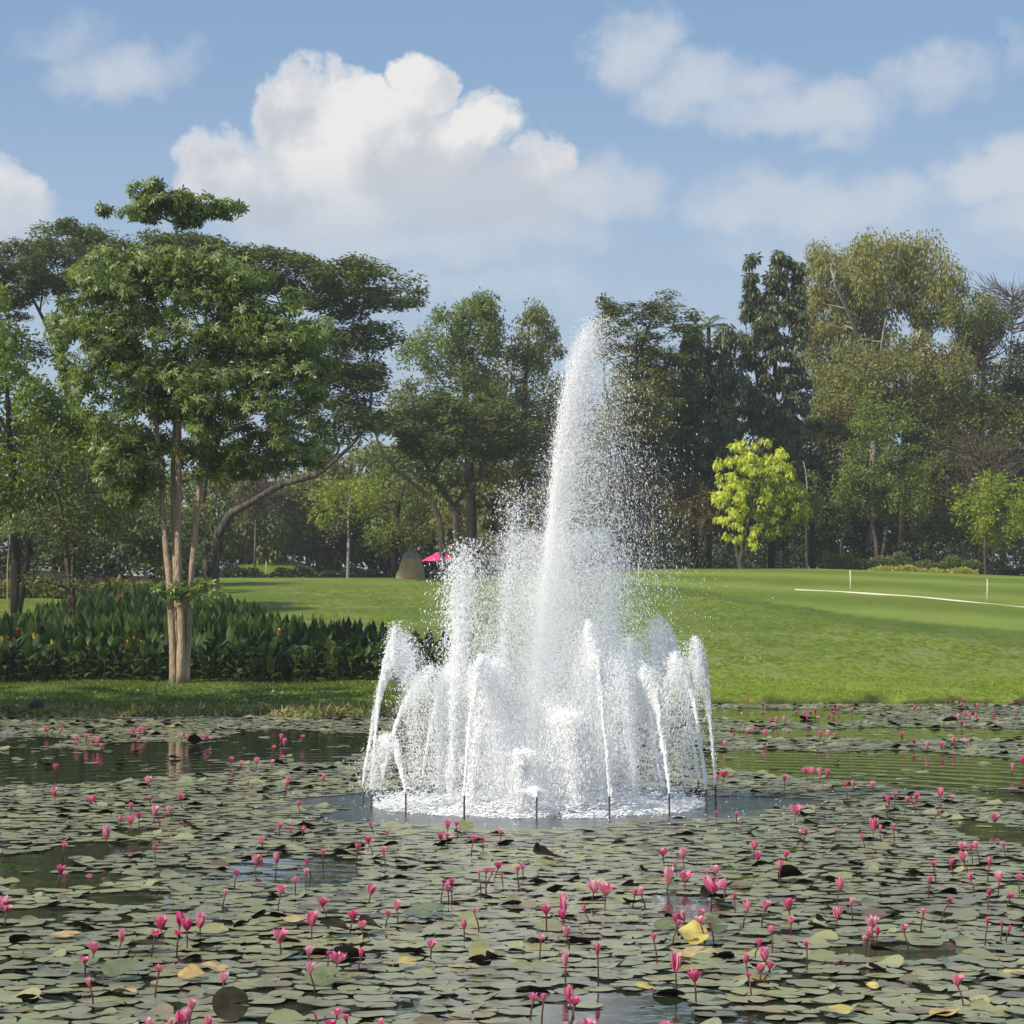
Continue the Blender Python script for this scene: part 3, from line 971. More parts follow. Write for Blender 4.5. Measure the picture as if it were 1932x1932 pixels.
def fronds_mesh(name, c, n, L, m, r=.0):
    """a head of arching pinnate fronds round c (n,3 rows)"""
    Q, T = [], []
    for i in range(n):
        a = 2 * math.pi * i / n + RNG.random() * .5
        el = .35 + 1.15 * RNG.random()
        p = np.array(c, float); h = np.array((math.cos(a), math.sin(a), 0))
        k = 16
        pts = []
        for j in range(k):
            s = j / (k - 1)
            ang = el - 1.7 * s
            p = p + L / k * (h * math.cos(ang) + np.array((0, 0, math.sin(ang))))
            pts.append(p.copy())
        pts = np.array(pts)
        side = np.cross(h, (0, 0, 1))
        for sg in (-1, 1):
            D = side * sg + h * .5 + np.array((0, 0, -.45))
            Q.append(leaf_quads(pts, np.repeat(D[None], k, 0), np.repeat(np.array((0, 0, 1.0))[None] + .2 * side * sg, k, 0),
                                L * .22 * np.sin(np.linspace(.3, 2.9, k)), np.full(k, L * .05), .4))
            T.append(RNG.random(k))
        Q.append(leaf_quads(pts[:-1], pts[1:] - pts[:-1], np.repeat(np.array((0, 0, 1.0))[None], k - 1, 0), np.full(k - 1, L / k * 1.2), np.full(k - 1, L * .018), .5))
        T.append(np.full(k - 1, .4))
    return np.concatenate(Q), np.concatenate(T)


def palm(px, top, Y, L, label, bark='bark_grey'):
    root = onground(px, Y)
    t = thing('palm_tree', label, 'palm tree', root)
    c = at(px, top, Y) - root
    Q, T = fronds_mesh('crown', c, 20, L, M['leaf_green'])
    link('crown', quad_mesh('crown', Q, M['leaf_green'], T), t)
    link('trunk', MB().tube([(0, 0, -.2), (.1, 0, c[2] * .5), c], [.2, .16, .13], 9).mesh('trunk', M[bark], True), t)


palm(1337, 618, 144.5, 1.5, 'palm with a spiky fan of fronds rising between the mast trees')
PO = dict(mode='hang', mat='leaf_poly', l=.42, w=.11)
tree('mast_tree', 'tall dark weeping column tree with three narrow spires', 'tree', 146, 1455,
     [dict(PO, poly=[(1403, 600), (1408, 480), (1418, 472), (1430, 484), (1436, 600)], thick=.6, n=40, cr=.26, leaf=1900),
      dict(PO, poly=[(1446, 600), (1450, 482), (1470, 466), (1486, 482), (1492, 600)], thick=.8, n=50, cr=.32, leaf=2900),
      dict(PO, poly=[(1494, 600), (1496, 486), (1503, 480), (1512, 495), (1517, 600)], thick=.5, n=34, cr=.22, leaf=1600),
      dict(PO, poly=[(1400, 580), (1516, 575), (1520, 680), (1528, 760), (1505, 810), (1400, 810), (1392, 700)], thick=2.0, n=150, cr=.42, leaf=13000),
      dict(PO, poly=[(1380, 800), (1510, 790), (1500, 900), (1420, 920), (1380, 880)], thick=2.0, n=50, cr=.5, leaf=3500)],
     [([(1455, 1075), (1457, 900), (1462, 700), (1470, 500)], [.22, .2, .14, .03]), ([(1452, 900), (1425, 700), (1418, 500)], [.12, .09, .02]), ([(1460, 900), (1495, 700), (1502, 520)], [.12, .09, .02])], 'bark_dark', 10, .04)
tree('mast_tree', 'dark weeping column tree just left of the palm, hanging almost to the ground', 'tree', 143, 1310,
     [dict(PO, poly=[(1285, 640), (1300, 612), (1335, 645), (1375, 600), (1395, 630), (1398, 700), (1380, 820), (1350, 900), (1275, 915), (1265, 800), (1272, 700)], thick=2.4, n=150, cr=.5, leaf=13000, tint=(0, .8))],
     [([(1310, 1072), (1312, 900), (1318, 750), (1325, 610)], [.24, .2, .14, .03])], 'bark_dark', 10, .04)
tree('tree', 'big airy olive tree with pale limbs, tallest on the right', 'tree', 168, 1640,
     [dict(mode='hang', mat='leaf_euc', l=.36, w=.11, poly=[(1510, 520), (1520, 470), (1560, 455), (1600, 470), (1640, 448), (1720, 460), (1745, 455), (1785, 480), (1815, 520), (1805, 590), (1760, 610), (1680, 590), (1600, 620), (1550, 650), (1512, 640)], thick=6, n=190, cr=.9, leaf=25000),
      dict(mode='hang', mat='leaf_euc', l=.34, w=.11, poly=[(1510, 640), (1600, 590), (1690, 610), (1720, 680), (1650, 760), (1520, 740)], thick=5, n=80, cr=.95, leaf=9000, tint=(0, .8))],
     [([(1640, 1075), (1645, 900), (1650, 760), (1660, 650), (1668, 560)], [.36, .3, .24, .15, .06]),
      ([(1650, 760), (1630, 680), (1605, 600), (1580, 550), (1570, 520)], [.17, .14, .12, .09, .05], [0, -2.5, -4.5, -5.5, -5.8]),
      ([(1655, 720), (1662, 660), (1672, 600)], [.13, .10, .06], [-3, -4.5, -5.5]),
      ([(1652, 740), (1710, 680), (1770, 620)], [.15, .1, .05])], 'bark_white', 40, .07)
tree('tree', 'rounded olive green tree below the big airy tree', 'tree', 158, 1700,
     [dict(poly=[(1530, 760), (1580, 690), (1660, 650), (1735, 634), (1785, 644), (1830, 668), (1850, 740), (1800, 800), (1700, 800), (1600, 830), (1530, 830)], thick=5, n=150, cr=.9, leaf=19000, l=.27, w=.13, mat='leaf_olive', tint=(.1, 1)),
      dict(poly=[(1700, 790), (1860, 740), (1932, 780), (1900, 860), (1750, 880)], thick=4, n=60, cr=.8, leaf=5500, l=.26, w=.12, mat='leaf_olive')],
     [([(1700, 1078), (1702, 930), (1705, 820), (1710, 700)], [.3, .25, .18, .06])], 'bark_dark', 26, .08)
tree('tree', 'bright green bushy tree with a forked pale trunk at the lawn edge', 'tree', 143, 1655,
     [dict(poly=[(1590, 870), (1600, 800), (1625, 755), (1670, 748), (1710, 770), (1740, 830), (1770, 900), (1760, 970), (1690, 985), (1600, 970), (1560, 920)], thick=3, n=110, cr=.6, leaf=11500, l=.20, w=.10, mat='leaf_green', tint=(.1, 1))],
     [([(1656, 1078), (1655, 1030), (1645, 985), (1635, 930)], [.17, .14, .1, .05]), ([(1655, 1035), (1672, 1000), (1690, 940)], [.12, .09, .04])], 'bark_grey', 22, .05)
tree('tree', 'dark layered feathery tree behind the yellow tree', 'tree', 150, 1520,
     [dict(R_, poly=[(1440, 830), (1500, 790), (1580, 780), (1620, 820), (1610, 900), (1560, 960), (1480, 980), (1440, 920)], thick=3.5, n=80, cr=.75, leaf=8500, mat='leaf_dark', l=.26, w=.13, tint=(.2, 1))],
     [([(1535, 1075), (1532, 960), (1530, 840)], [.2, .16, .05])], 'bark_dark', 16, .05)
tree('tree', 'slim tree with a straight pale stem right of the yellow tree', 'tree', 138, 1522,
     [dict(poly=[(1500, 960), (1515, 900), (1540, 880), (1560, 930), (1555, 985), (1520, 1000)], thick=1.3, n=26, cr=.4, leaf=900, l=.18, w=.08, mat='leaf_mid')],
     [([(1522, 1075), (1521, 980), (1523, 900), (1515, 870)], [.07, .06, .04, .02])], 'bark_white', 10, .025)
tree('yellow_tree', 'bright yellow green round tree on a short trunk by the lawn', 'tree', 136, 1398,
     [dict(mode='hang', mat='leaf_yellow', l=.30, w=.12, poly=[(1340, 940), (1345, 880), (1372, 840), (1410, 822), (1450, 825), (1482, 850), (1498, 890), (1500, 930), (1475, 975), (1440, 1005), (1425, 1035), (1375, 1030), (1352, 990)], thick=2.3, n=150, cr=.24, leaf=4000),
      dict(mat='leaf_limelow', l=.24, w=.11, poly=[(1440, 970), (1490, 880), (1530, 920), (1525, 970), (1490, 1010), (1440, 1010)], thick=2.0, n=60, cr=.3, leaf=1900, mode='hang'),
      dict(mode='hang', mat='leaf_limelow', l=.26, w=.12, poly=[(1365, 940), (1400, 850), (1470, 870), (1490, 940), (1420, 1010)], thick=1.0, n=40, cr=.5, leaf=1400, tint=(0, .5))],
     [([(1398, 1078), (1396, 1050), (1404, 1015), (1425, 930)], [.16, .13, .1, .04]), ([(1397, 1050), (1385, 1010), (1385, 930)], [.1, .08, .03])], 'bark_grey', 20, .04)
tree('tree', 'low brownish bushy tree left of the yellow tree', 'tree', 140, 1295,
     [dict(poly=[(1255, 950), (1270, 910), (1310, 898), (1345, 925), (1355, 980), (1320, 1020), (1270, 1000)], thick=1.8, n=50, cr=.45, leaf=3000, l=.18, w=.09, mat='leaf_brown')],
     [([(1300, 1075), (1302, 1020), (1300, 950)], [.09, .07, .03]), ([(1302, 1060), (1330, 1010), (1335, 960)], [.06, .05, .02])], 'bark_dark', 14, .03)
tree('tree', 'leafy yellow green tree with a thin straight trunk at the right edge', 'tree', 136, 1860,
     [dict(poly=[(1790, 960), (1810, 910), (1860, 895), (1932, 900), (1990, 930), (1980, 1000), (1900, 1030), (1820, 1020)], thick=2.6, n=80, cr=.5, leaf=5600, l=.2, w=.1, mat='leaf_limelow')],
     [([(1860, 1082), (1858, 1020), (1862, 950)], [.10, .085, .04])], 'bark_grey', 18, .04)
tree('tree', 'dense dark green tree near the right edge above the bare twigs', 'tree', 160, 1850,
     [dict(poly=[(1780, 600), (1790, 565), (1830, 545), (1880, 560), (1900, 610), (1880, 650), (1820, 650)], thick=3, n=50, cr=.7, leaf=5200, l=.26, w=.12, mat='leaf_mid'),
      dict(poly=[(1860, 680), (1932, 640), (2000, 660), (1990, 800), (1900, 800), (1850, 750)], thick=3.5, n=60, cr=.8, leaf=6500, l=.26, w=.12, mat='leaf_dark')],
     [([(1850, 1080), (1852, 850), (1855, 650), (1845, 590)], [.25, .2, .14, .05])], 'bark_grey', 20, .06)


def bare_tree(px, poly, Y, label, m, n=70, r=.02, trunk=None, base=None):
    root = onground(px, Y)
    t = thing('bare_tree', label, 'tree', root)
    cl = clumps_from(poly, Y, 3.0, n, .3) - root
    W = np.array([at(x, y, Y) for x, y in poly]); top = W[:, 2].max() - root[2]; bot = W[:, 2].min() - root[2]
    cx = W[:, 0].mean() - root[0]
    b = MB()
    main = [(0, 0, -.2), (cx * .5, 0, bot * .6), (cx, 0, bot + (top - bot) * .25), (cx, 0, bot + (top - bot) * .6)]
    b.tube(main, [.085, .07, .05, .02], 7)
    org = np.array([(cx, 0, bot + (top - bot) * k) for k in np.linspace(-.1, .6, 9)])
    for c in cl:
        i = int(np.argmin(np.linalg.norm(org - c, axis=1) + np.maximum(0, org[:, 2] - c[2] + .6) * 3))
        p = bend(org[i], c, 5, .02, .05)
        b.tube(p, np.linspace(r * 1.8, r * .6, 5), 4, False)
        for _ in range(5):
            j = RNG.integers(1, 5)
            d = unit(c - org[i] + RNG.normal(size=3) * 1.2 + np.array((0, 0, 1.0)))
            b.tube(bend(p[j], p[j] + d * (.6 + .9 * RNG.random()), 3, 0, .05), [r * .8, r * .6, r * .35], 4, False)
    link('trunk', b.mesh('trunk', M[m], True), t)


bare_tree(1890, [(1830, 560), (1850, 525), (1890, 535), (1932, 540), (1980, 520), (1985, 620), (1900, 620)], 178, 'bare grey twiggy tree against the sky at the right edge', 'twig', 90, .025)
bare_tree(1850, [(1800, 660), (1820, 610), (1860, 600), (1885, 640), (1880, 690), (1830, 700)], 160.5, 'leafless pinkish twiggy tree on the right', 'pinktwig', 130, .022)
bare_tree(1830, [(1770, 860), (1800, 800), (1880, 820), (1950, 850), (1940, 930), (1860, 960), (1780, 940)], 147, 'bare tan tree with tangled twigs above the right hedge', 'twig', 120, .02)
bare_tree(1235, [(1190, 870), (1210, 800), (1260, 780), (1270, 860), (1265, 960), (1200, 980)], 141, 'bare tan twiggy tree right behind the spray', 'twig', 90, .02)
bare_tree(480, [(430, 900), (470, 870), (520, 880), (540, 940), (500, 970), (440, 960)], 150, 'bare brownish twiggy tree beneath the long crooked limb', 'twig', 80, .018)

for px, top, w_, Y, lab, mt in [
    (455, 860, 100, 172, 'hazy green tree behind the long crooked limb', 'leaf_mid'), (600, 850, 110, 176, 'dull green tree behind the thin lime tree', 'leaf_olive'),
    (700, 830, 100, 178, 'dim green tree right of the thin lime tree, far back', 'leaf_mid'), (800, 790, 110, 174, 'dim green tree behind the crooked limbed tree', 'leaf_green'),
    (930, 860, 110, 168, 'dark leafy tree low behind the left fountain jets', 'leaf_olive'), (1060, 720, 110, 170, 'dark tree hidden behind the plume', 'leaf_dark'),
    (1200, 640, 115, 166, 'grey green tree behind the spray right of the plume', 'leaf_mid'), (1262, 690, 100, 160, 'dark tree low behind the left weeping column tree', 'leaf_dark'),
    (1400, 690, 95, 164, 'dark tree filling the gap between the two column trees', 'leaf_dark'), (1480, 800, 110, 162, 'dark tree behind the yellow tree', 'leaf_dark'),
    (1570, 720, 100, 170, 'olive tree low left of the big airy tree', 'leaf_olive'), (1660, 700, 120, 172, 'olive tree behind the bright green bushy tree', 'leaf_mid'),
    (1780, 668, 110, 170, 'olive brown tree behind the bare tan twigs', 'leaf_olive'), (1890, 660, 115, 166, 'dark tree low at the right edge', 'leaf_dark'), (1960, 640, 120, 172, 'dark tree cut by the right edge', 'leaf_dark')]:
    h_ = 1075 - top
    tree('tree', lab, 'tree', Y, px,
         [dict(poly=[(px - w_ * .6, top + h_ * .2), (px - w_ * .25, top + h_ * .03), (px + w_ * .2, top), (px + w_ * .7, top + h_ * .22), (px + w_, top + h_ * .5), (px + w_ * .85, top + h_ * .85), (px, top + h_ * .93), (px - w_ * .9, top + h_ * .85), (px - w_, top + h_ * .5)],
               thick=4, n=120, cr=.85, leaf=12000, l=.34, w=.18, mat=mt, mode='hang' if px % 20 else 'round')],
         [([(px, 1085), (px + 4, top + h_ * .6), (px - 6, top + h_ * .25)], [.22, .17, .05])], 'bark_dark', 14, .05)
for px_, Y, lab in ((-520, 51, 'shade tree standing beyond the left edge of the frame'), (-760, 57, 'second shade tree beyond the left edge of the frame'), (-440, 50, 'tall shade tree beyond the left edge of the frame')):
    g_ = onground(px_, Y)
    x_ = g_[0]
    cl_ = np.stack([x_ + RNG.normal(size=90) * 1.5, Y + RNG.normal(size=90) * 1.9, (10.5 if px_ == -440 else 6.5) + RNG.normal(size=90) * 1.2], 1)
    q_, t_ = whorls(cl_, .55, 2600, .26, .08)
    tr_ = thing('tree', lab, 'tree', g_)
    link('crown', quad_mesh('crown', q_ - g_, M['leaf_alstonia'], t_), tr_)
    link('trunk', trunk_mesh('trunk', [([(0, 0, -.2), (.1, 0, 2.5), (0, .1, 10.0 if px_ == -440 else 6.5)], [.22, .17, .06])], M['bark_grey'], cl_ - g_, 20, .05), tr_)

# far wood and undergrowth: one mass each
def mass(name, label, cat, polys, m, Y, thick, n, cr, leaf, l, w, mode='round'):
    Qs, Ts = [], []
    for poly in polys:
        cl = clumps_from(poly, Y, thick, n, cr)
        q, tn = leaves(cl, cr, leaf, l, w, mode)
        Qs.append(q); Ts.append(tn)
    o = link(name, quad_mesh(name, np.concatenate(Qs), M[m], np.concatenate(Ts)))
    o['kind'] = 'stuff'
    return tag(o, label, cat)


mass('woodland', 'far dark woodland closing the view between the nearer trees', 'woodland',
     [[(-120, 800), (0, 850), (120, 820), (300, 900), (420, 870), (540, 900), (640, 920), (760, 900), (900, 850), (1050, 900), (1060, 1090), (-120, 1090)],
      [(1040, 820), (1200, 900), (1300, 920), (1450, 860), (1600, 900), (1750, 900), (1850, 880), (2060, 860), (2060, 1095), (1040, 1090)]],
     'leaf_dark', 188, 8, 260, 1.4, 17000, .62, .34)
mass('undergrowth', 'dark undergrowth beneath the trees along the right of the lawn', 'undergrowth',
     [[(1190, 1020), (1300, 1010), (1420, 1030), (1560, 1000), (1700, 1010), (1800, 1020), (2040, 1010), (2040, 1100), (1190, 1090)]],
     'hedge', 152, 3, 130, .8, 10000, .24, .12)
mass('undergrowth', 'dark brush along the foot of the far trees left of the fountain',
     'undergrowth', [[(300, 1010), (500, 990), (700, 1000), (900, 985), (1100, 1000), (1200, 1010), (1200, 1130), (300, 1130)]], 'hedge', 182, 2.5, 300, .8, 14000, .46, .26)
mass('undergrowth', 'dark brush closing the gaps right at the lawn edge on the right',
     'undergrowth', [[(1180, 1040), (1400, 1035), (1600, 1040), (1800, 1035), (2040, 1040), (2040, 1105), (1180, 1100)]], 'hedge', 158, 2, 170, .6, 11000, .26, .15)
mass('undergrowth', 'dark shrubs and ferns in the bed behind the left lawn', 'undergrowth',
     [[(-80, 940), (60, 960), (180, 930), (300, 960), (380, 1000), (380, 1090), (280, 1090), (120, 1080), (-80, 1075)]],
     'leaf_dark', 110, 2.2, 200, .55, 15000, .24, .11)
mass('undergrowth', 'leafy shrubs filling the gap behind the pale stems on the left', 'undergrowth',
     [[(60, 900), (200, 860), (330, 900), (400, 930), (380, 1060), (240, 1060), (60, 1040)]], 'leaf_mid', 118, 2.5, 130, .6, 12000, .24, .11)


def hedge(name, label, pts, Y, h, depth, m, n, l=.14, w=.08):
    """a clipped or loose row from px a to px b standing on the ground"""
    x0, x1 = (pts[0] - 966) / F * Y, (pts[1] - 966) / F * Y
    root = np.array(((x0 + x1) / 2, Y, gz((x0 + x1) / 2, Y)))
    P = np.stack([x0 + (x1 - x0) * RNG.random(n), Y + (RNG.random(n) - .5) * depth, np.zeros(n)], 1)
    top = h * (.85 + .15 * np.sin(P[:, 0] * 1.7) + .1 * np.sin(P[:, 0] * 4.1))
    P[:, 2] = ground(P[:, 0], P[:, 1]) + top * np.sqrt(RNG.random(n))
    D = unit(RNG.normal(size=(n, 3)) + np.array((0, 0, .3)))
    Nn = unit(RNG.normal(size=(n, 3)) + np.array((0, 0, .7)))
    s = .7 + .6 * RNG.random(n)
    t = thing(name, label, 'hedge', root)
    f = link('foliage', quad_mesh('foliage', leaf_quads(P, D, Nn, l * s, w * s) - root, M[m], RNG.random(n)), t)
    for k in range(max(4, int((x1 - x0) / 1.2))):
        x = x0 + (x1 - x0) * (k + .5) / max(4, int((x1 - x0) / 1.2))
        z = gz(x, Y)
        link('stem', MB().tube(np.array([(x, Y, z - .1), (x + .05, Y, z + h * .5), (x + RNG.normal() * .1, Y, z + h * .85)]) - root, [.03, .025, .012], 5).mesh('stem', M['bark_dark']), t)
    return t


hedge('hedge', 'low loose shrub hedge along the lawn edge on the right', (1552, 1850), 139, 1.5, 1.6, 'hedge_light', 11000)
hedge('hedge', 'yellowish ground cover strip in front of the right hedge', (1640, 1840), 136.0, .55, 1.0, 'cover_yellow', 3600, .22, .07)
hedge('hedge', 'low leafy plants edging the left back bed above the pale stones', (-60, 330), 103.5, .8, 2.0, 'leaf_mid', 6500, .2, .09)
hedge('hedge', 'dark clipped hedge in front of the small far green, left of the boulder', (395, 980), 148, 1.45, 1.2, 'hedge', 15000, .17, .1)
hedge('hedge', 'dark shady hedge at the far right edge of the lawn', (1830, 2040), 139, 1.0, 1.4, 'hedge', 5000)

# slim stems standing in the shade on the right
for i, (px, top, Y, w) in enumerate([(1585, 985, 144, .09), (1752, 1000, 146, .05), (1768, 990, 147, .05), (1722, 1010, 145, .05), (1800, 985, 148, .06), (1452, 1005, 146, .06), (1478, 1000, 148, .05), (1910, 1000, 146, .06)]):
    names = ['pinkish slanting', 'thin grey', 'thin straight', 'short thin', 'pale thin', 'dim leaning', 'dim thin', 'thin dark']
    places = ['between the slim tree and the bright green tree', 'left of the far right trees', 'in the shade behind the long hedge', 'behind the middle of the long hedge',
              'behind the right end of the long hedge', 'just right of the yellow tree', 'in shade right of the yellow tree', 'behind the leafy tree at the right edge']
    tree('understory_tree', names[i] + ' understory trunk ' + places[i], 'tree', Y, px,
         [dict(poly=[(px - 28, top + 10), (px - 15, top - 30), (px + 18, top - 28), (px + 28, top + 8), (px, top + 22)], thick=.9, n=14, cr=.4, leaf=620, l=.18, w=.09, mat='leaf_dark')],
         [([(px, 1085), (px + 2, 1045), (px + 8, top)], [w, w * .85, w * .4])], 'bark_grey', 5, .02, 'thin understory trees on the right')

# ------------------------------------------------------------------ beds on the left: cannas, ferns, bank grass
def canna_leaf(L, W, droop):
    n = 5
    V, fs = [], []
    for i in range(n):
        s = i / (n - 1)
        w = W * math.sin(math.pi * min(.98, .08 + .9 * s ** .8)) * .5
        z = L * (s - droop * s * s * .55)
        y = L * droop * s * s * .8
        V += [(-w, y + w * .25, z), (0, y, z), (w, y + w * .25, z)]
    for i in range(n - 1):
        a = i * 3
        fs += [(a, a + 1, a + 4, a + 3), (a + 1, a + 2, a + 5, a + 4)]
    return V, fs


LEAF_M = []
for L, W, dr in ((.52, .22, .35), (.48, .23, .7), (.56, .22, .2), (.44, .21, 1.1)):
    V, fs = canna_leaf(L, W, dr)
    for tn in (.15, .5, .9):
        LEAF_M.append(MB().add(V, fs, tn).mesh('leaf', M['leaf_canna'], True))
stem_me = MB().tube([(0, 0, -.1), (.02, 0, .5), (0, .02, 1.0)], [.022, .018, .01], 6).mesh('stem', M['leaf_canna'])
FLM = {}
for nm, a, b in (('yellow', (.72, .52, .04), (.80, .68, .18)), ('red', (.35, .02, .02), (.5, .04, .04)), ('orange', (.62, .22, .10), (.72, .34, .18))):
    mm = leaf_mat('canna_' + nm, a, b, .5, .3)
    fb = MB()
    for k in range(7):
        V, fs = canna_leaf(.13, .06, .6)
        V = np.array(V); ca, sa = math.cos(k * .9), math.sin(k * .9)
        V = np.stack([V[:, 0] * ca - V[:, 1] * sa, V[:, 0] * sa + V[:, 1] * ca, V[:, 2]], 1) + np.array((0, 0, .02 * k))
        fb.add(V, fs, (k % 3) / 3 + .2)
    FLM[nm] = fb.mesh('flower', mm, True)


def bed_back(x):
    return np.interp(x, [-16, -13, -10, -7, -4, -2.2, -1.2], [92, 88, 81, 71, 67.0, 66.2, 65.6])


def canna(x, y, label, group, flower=None, h=1.0):
    t = thing('canna_plant', label, 'canna plant', (x, y, gz(x, y)), RNG.random() * 6.28, group)
    t.scale = (h, h, h)
    link('stem', stem_me, t)
    n = 7
    for k in range(n):
        lf = link('leaf', LEAF_M[RNG.integers(0, len(LEAF_M))], t)
        a = k * 2.4 + RNG.random() * .6
        lf.location = (0, 0, .12 + .85 * k / n)
        tl = .75 - .55 * k / n + RNG.normal() * .16
        lf.rotation_euler = (-tl, RNG.normal() * .1, a)
    if flower:
        f = link('flower', FLM[flower], t, (0, 0, 1.25))
    return t


flow = [(269, 1219, 'yellow'), (168, 1235, 'yellow'), (100, 1212, 'yellow'), (36, 1192, 'red'), (18, 1205, 'red'), (255, 1205, 'orange'), (242, 1234, 'orange'),
        (6, 1206, 'yellow'), (3, 1228, 'yellow'), (527, 1193, 'orange'), (630, 1226, 'orange'), (66, 1200, 'yellow'), (140, 1105, 'orange'), (230, 1130, 'red'), (75, 1172, 'yellow')]
place = ['near the stems, highest yellow', 'right of the forked small trunk', 'left of the forked small trunk', 'deep in the far left bed', 'second from the left edge', 'just left of the pale stems',
         'low beside the pale stems', 'at the far left edge', 'lowest at the far left edge', 'right of the pale stems', 'near the right end of the bed', 'between the red flowers and the small trunk',
         'behind the forked small trunk', 'at the back near the lawn', 'left of the small trunk, upper']
GRP = 'canna plants in the left bank bed'
for (px, py, c), pl in zip(flow, place):
    Y = 63.6 if py > 1180 else 74
    p = at(px, py, Y)
    g = gz(p[0], Y)
    canna(p[0], Y - .2, c + ' flowered canna plant ' + pl, GRP, c, max(.75, (p[2] - g) / 1.32))
cand = []
for row in range(60):
    y = 63.0 + row * .42
    for x in np.arange(-15.5, -1.0, .42):
        xx, yy = x + RNG.normal() * .13 + (row % 2) * .21, y + RNG.normal() * .12
        if yy < bed_back(xx) and xx / yy > -.245 and xx / yy < -.019 and not (abs(xx + 9.03) < .5 and yy < 63.6):
            cand.append((yy, xx))
cand.sort()
near = cand[:285]
for i, (y, x) in enumerate(near):
    px = 966 + x / y * F
    zone = 'at the left edge' if px < 45 else 'left of the forked tree' if px < 120 else 'right behind the forked tree' if px < 175 else 'between small tree and pale stems' if px < 260 else 'just left of the pale stems' if px < 320 else 'behind the pale stems' if px < 365 else 'just right of the pale stems' if px < 450 else 'well right of the pale stems' if px < 540 else 'in the right half of the bed' if px < 640 else 'near the right end of the bed' if px < 740 else 'behind the left fountain jets' if px > 0 else 'left of the forked tree' if px < 120 else 'between small tree and pale stems' if px < 330 else 'just right of the pale stems' if px < 520 else 'near the right end of the bed'
    rowz = 'front' if y < 63.35 else 'second' if y < 63.8 else 'third' if y < 64.3 else 'fourth' if y < 64.8 else 'fifth'
    canna(x, y, 'leafy green canna without flowers, %s row, %s' % (rowz, zone), GRP, None, (.80 + .3 * RNG.random()))
# the rest of the bed as one mass
Q, T = [], []
rest = cand[285:]
for (y, x) in rest:
    z = gz(x, y); h = 1.0 + .3 * RNG.random()
    k = 7
    P = np.stack([np.full(k, x), np.full(k, y), z + .25 + h * .75 * np.arange(k) / k], 1)
    a = np.arange(k) * 2.4 + RNG.random() * 6
    hd = np.stack([np.cos(a), np.sin(a), np.zeros(k)], 1)
    tl = (.6 - .5 * np.arange(k) / k)[:, None]
    D = hd * tl + np.array((0, 0, 1.0))
    Q.append(leaf_quads(P, D, hd - np.array((0, 0, .4)), np.full(k, .5), np.full(k, .22), .5))
    T.append(RNG.random(k))
o = link('canna_bed', quad_mesh('canna_bed', np.concatenate(Q), M['leaf_canna'], np.concatenate(T)))
o['kind'] = 'stuff'
tag(o, 'rows of dark green canna leaves filling the back of the left bed', 'canna bed')


def fern(px, py, Y, L, label):
    p = onground(px, Y)
    t = thing('fern', label, 'fern', p, 0, 'big rosette ferns in the left bed')
    for k in range(13):
        b = MB(); n = 6; V, fs = [], []
        a = k * 2.4; el = 1.25 - .6 * (k / 13)
        q = np.array((0, 0, .05)); h = np.array((math.cos(a), math.sin(a), 0)); sd_ = np.array((-h[1], h[0], 0))
        for i in range(n):
            s = i / (n - 1); w = .11 * math.sin(math.pi * (.1 + .88 * s)) * L
            V += [q - sd_ * w, q, q + sd_ * w]
            ang = el - .9 * s
            q = q + L / n * (h * math.cos(ang) + np.array((0, 0, math.sin(ang))))
        for i in range(n - 1):
            c = i * 3
            fs += [(c, c + 1, c + 4, c + 3), (c + 1, c + 2, c + 5, c + 4)]
        link('frond', b.add(V, fs, float(RNG.random())).mesh('frond', M['leaf_fern'], True), t)


fern(287, 1056, 103, 1.5, 'pale upright rosette fern beside the pale stems')
fern(240, 1056, 105, 1.3, 'rosette fern left of the brightest fern in the bed')
fern(150, 1050, 104, 1.2, 'rosette fern in the middle of the left back bed')
fern(40, 1040, 103, 1.2, 'rosette fern near the left edge behind the sapling')
fern(430, 1060, 134, 1.0, 'small fern at the foot of the crooked limb tree')
fern(480, 1060, 135, .9, 'small fern before the far green')

for i, px in enumerate([2, 38, 62, 205, 222, 240, 262, 285, 300]):
    y = 1064 + px * .075
    p = hit(px, y + 3)
    b = MB(); ph = np.linspace(0, 2 * math.pi, 9)[:-1]
    r = .28 + .1 * RNG.random()
    V = [(r * math.cos(a) * (1 + .2 * RNG.normal()), .14 * math.sin(a), z) for z, k in ((-.05, 1), (.1, 1)) for a in ph] + [(0, 0, .14)]
    fs = [(j, (j + 1) % 8, 8 + (j + 1) % 8, 8 + j) for j in range(8)] + [(8 + j, 8 + (j + 1) % 8, 16) for j in range(8)]
    o = link('edging_stone', b.add(V, fs).mesh('edging_stone', M['stone']), None, p)
    ords = ['first', 'second', 'third', 'fourth', 'fifth', 'sixth', 'seventh', 'eighth', 'ninth']
    tag(o, 'pale edging stone of the left back bed, %s from the left' % ords[i], 'stone', 'edging stones of the left back bed')

# rope barrier
ra = [onground(-30, 101), onground(120, 102), onground(240, 104), onground(310, 106)]
ra = np.array([(p[0], p[1] + 2, gz(p[0], p[1] + 2) + .75) for p in ra])
t = thing('rope_barrier', 'low red rope strung along the edge of the left back bed', 'rope', (ra[0][0], ra[0][1], ra[0][2] - .75))
org = np.array(t.location)
link('rope', MB().tube(ra - org, .02, 5).mesh('rope', M['rope']), t)
for p in ra:
    link('post', MB().tube(np.array([p - (0, 0, .85), p + (0, 0, .05)]) - org, .02, 6).mesh('post', M['iron']), t)

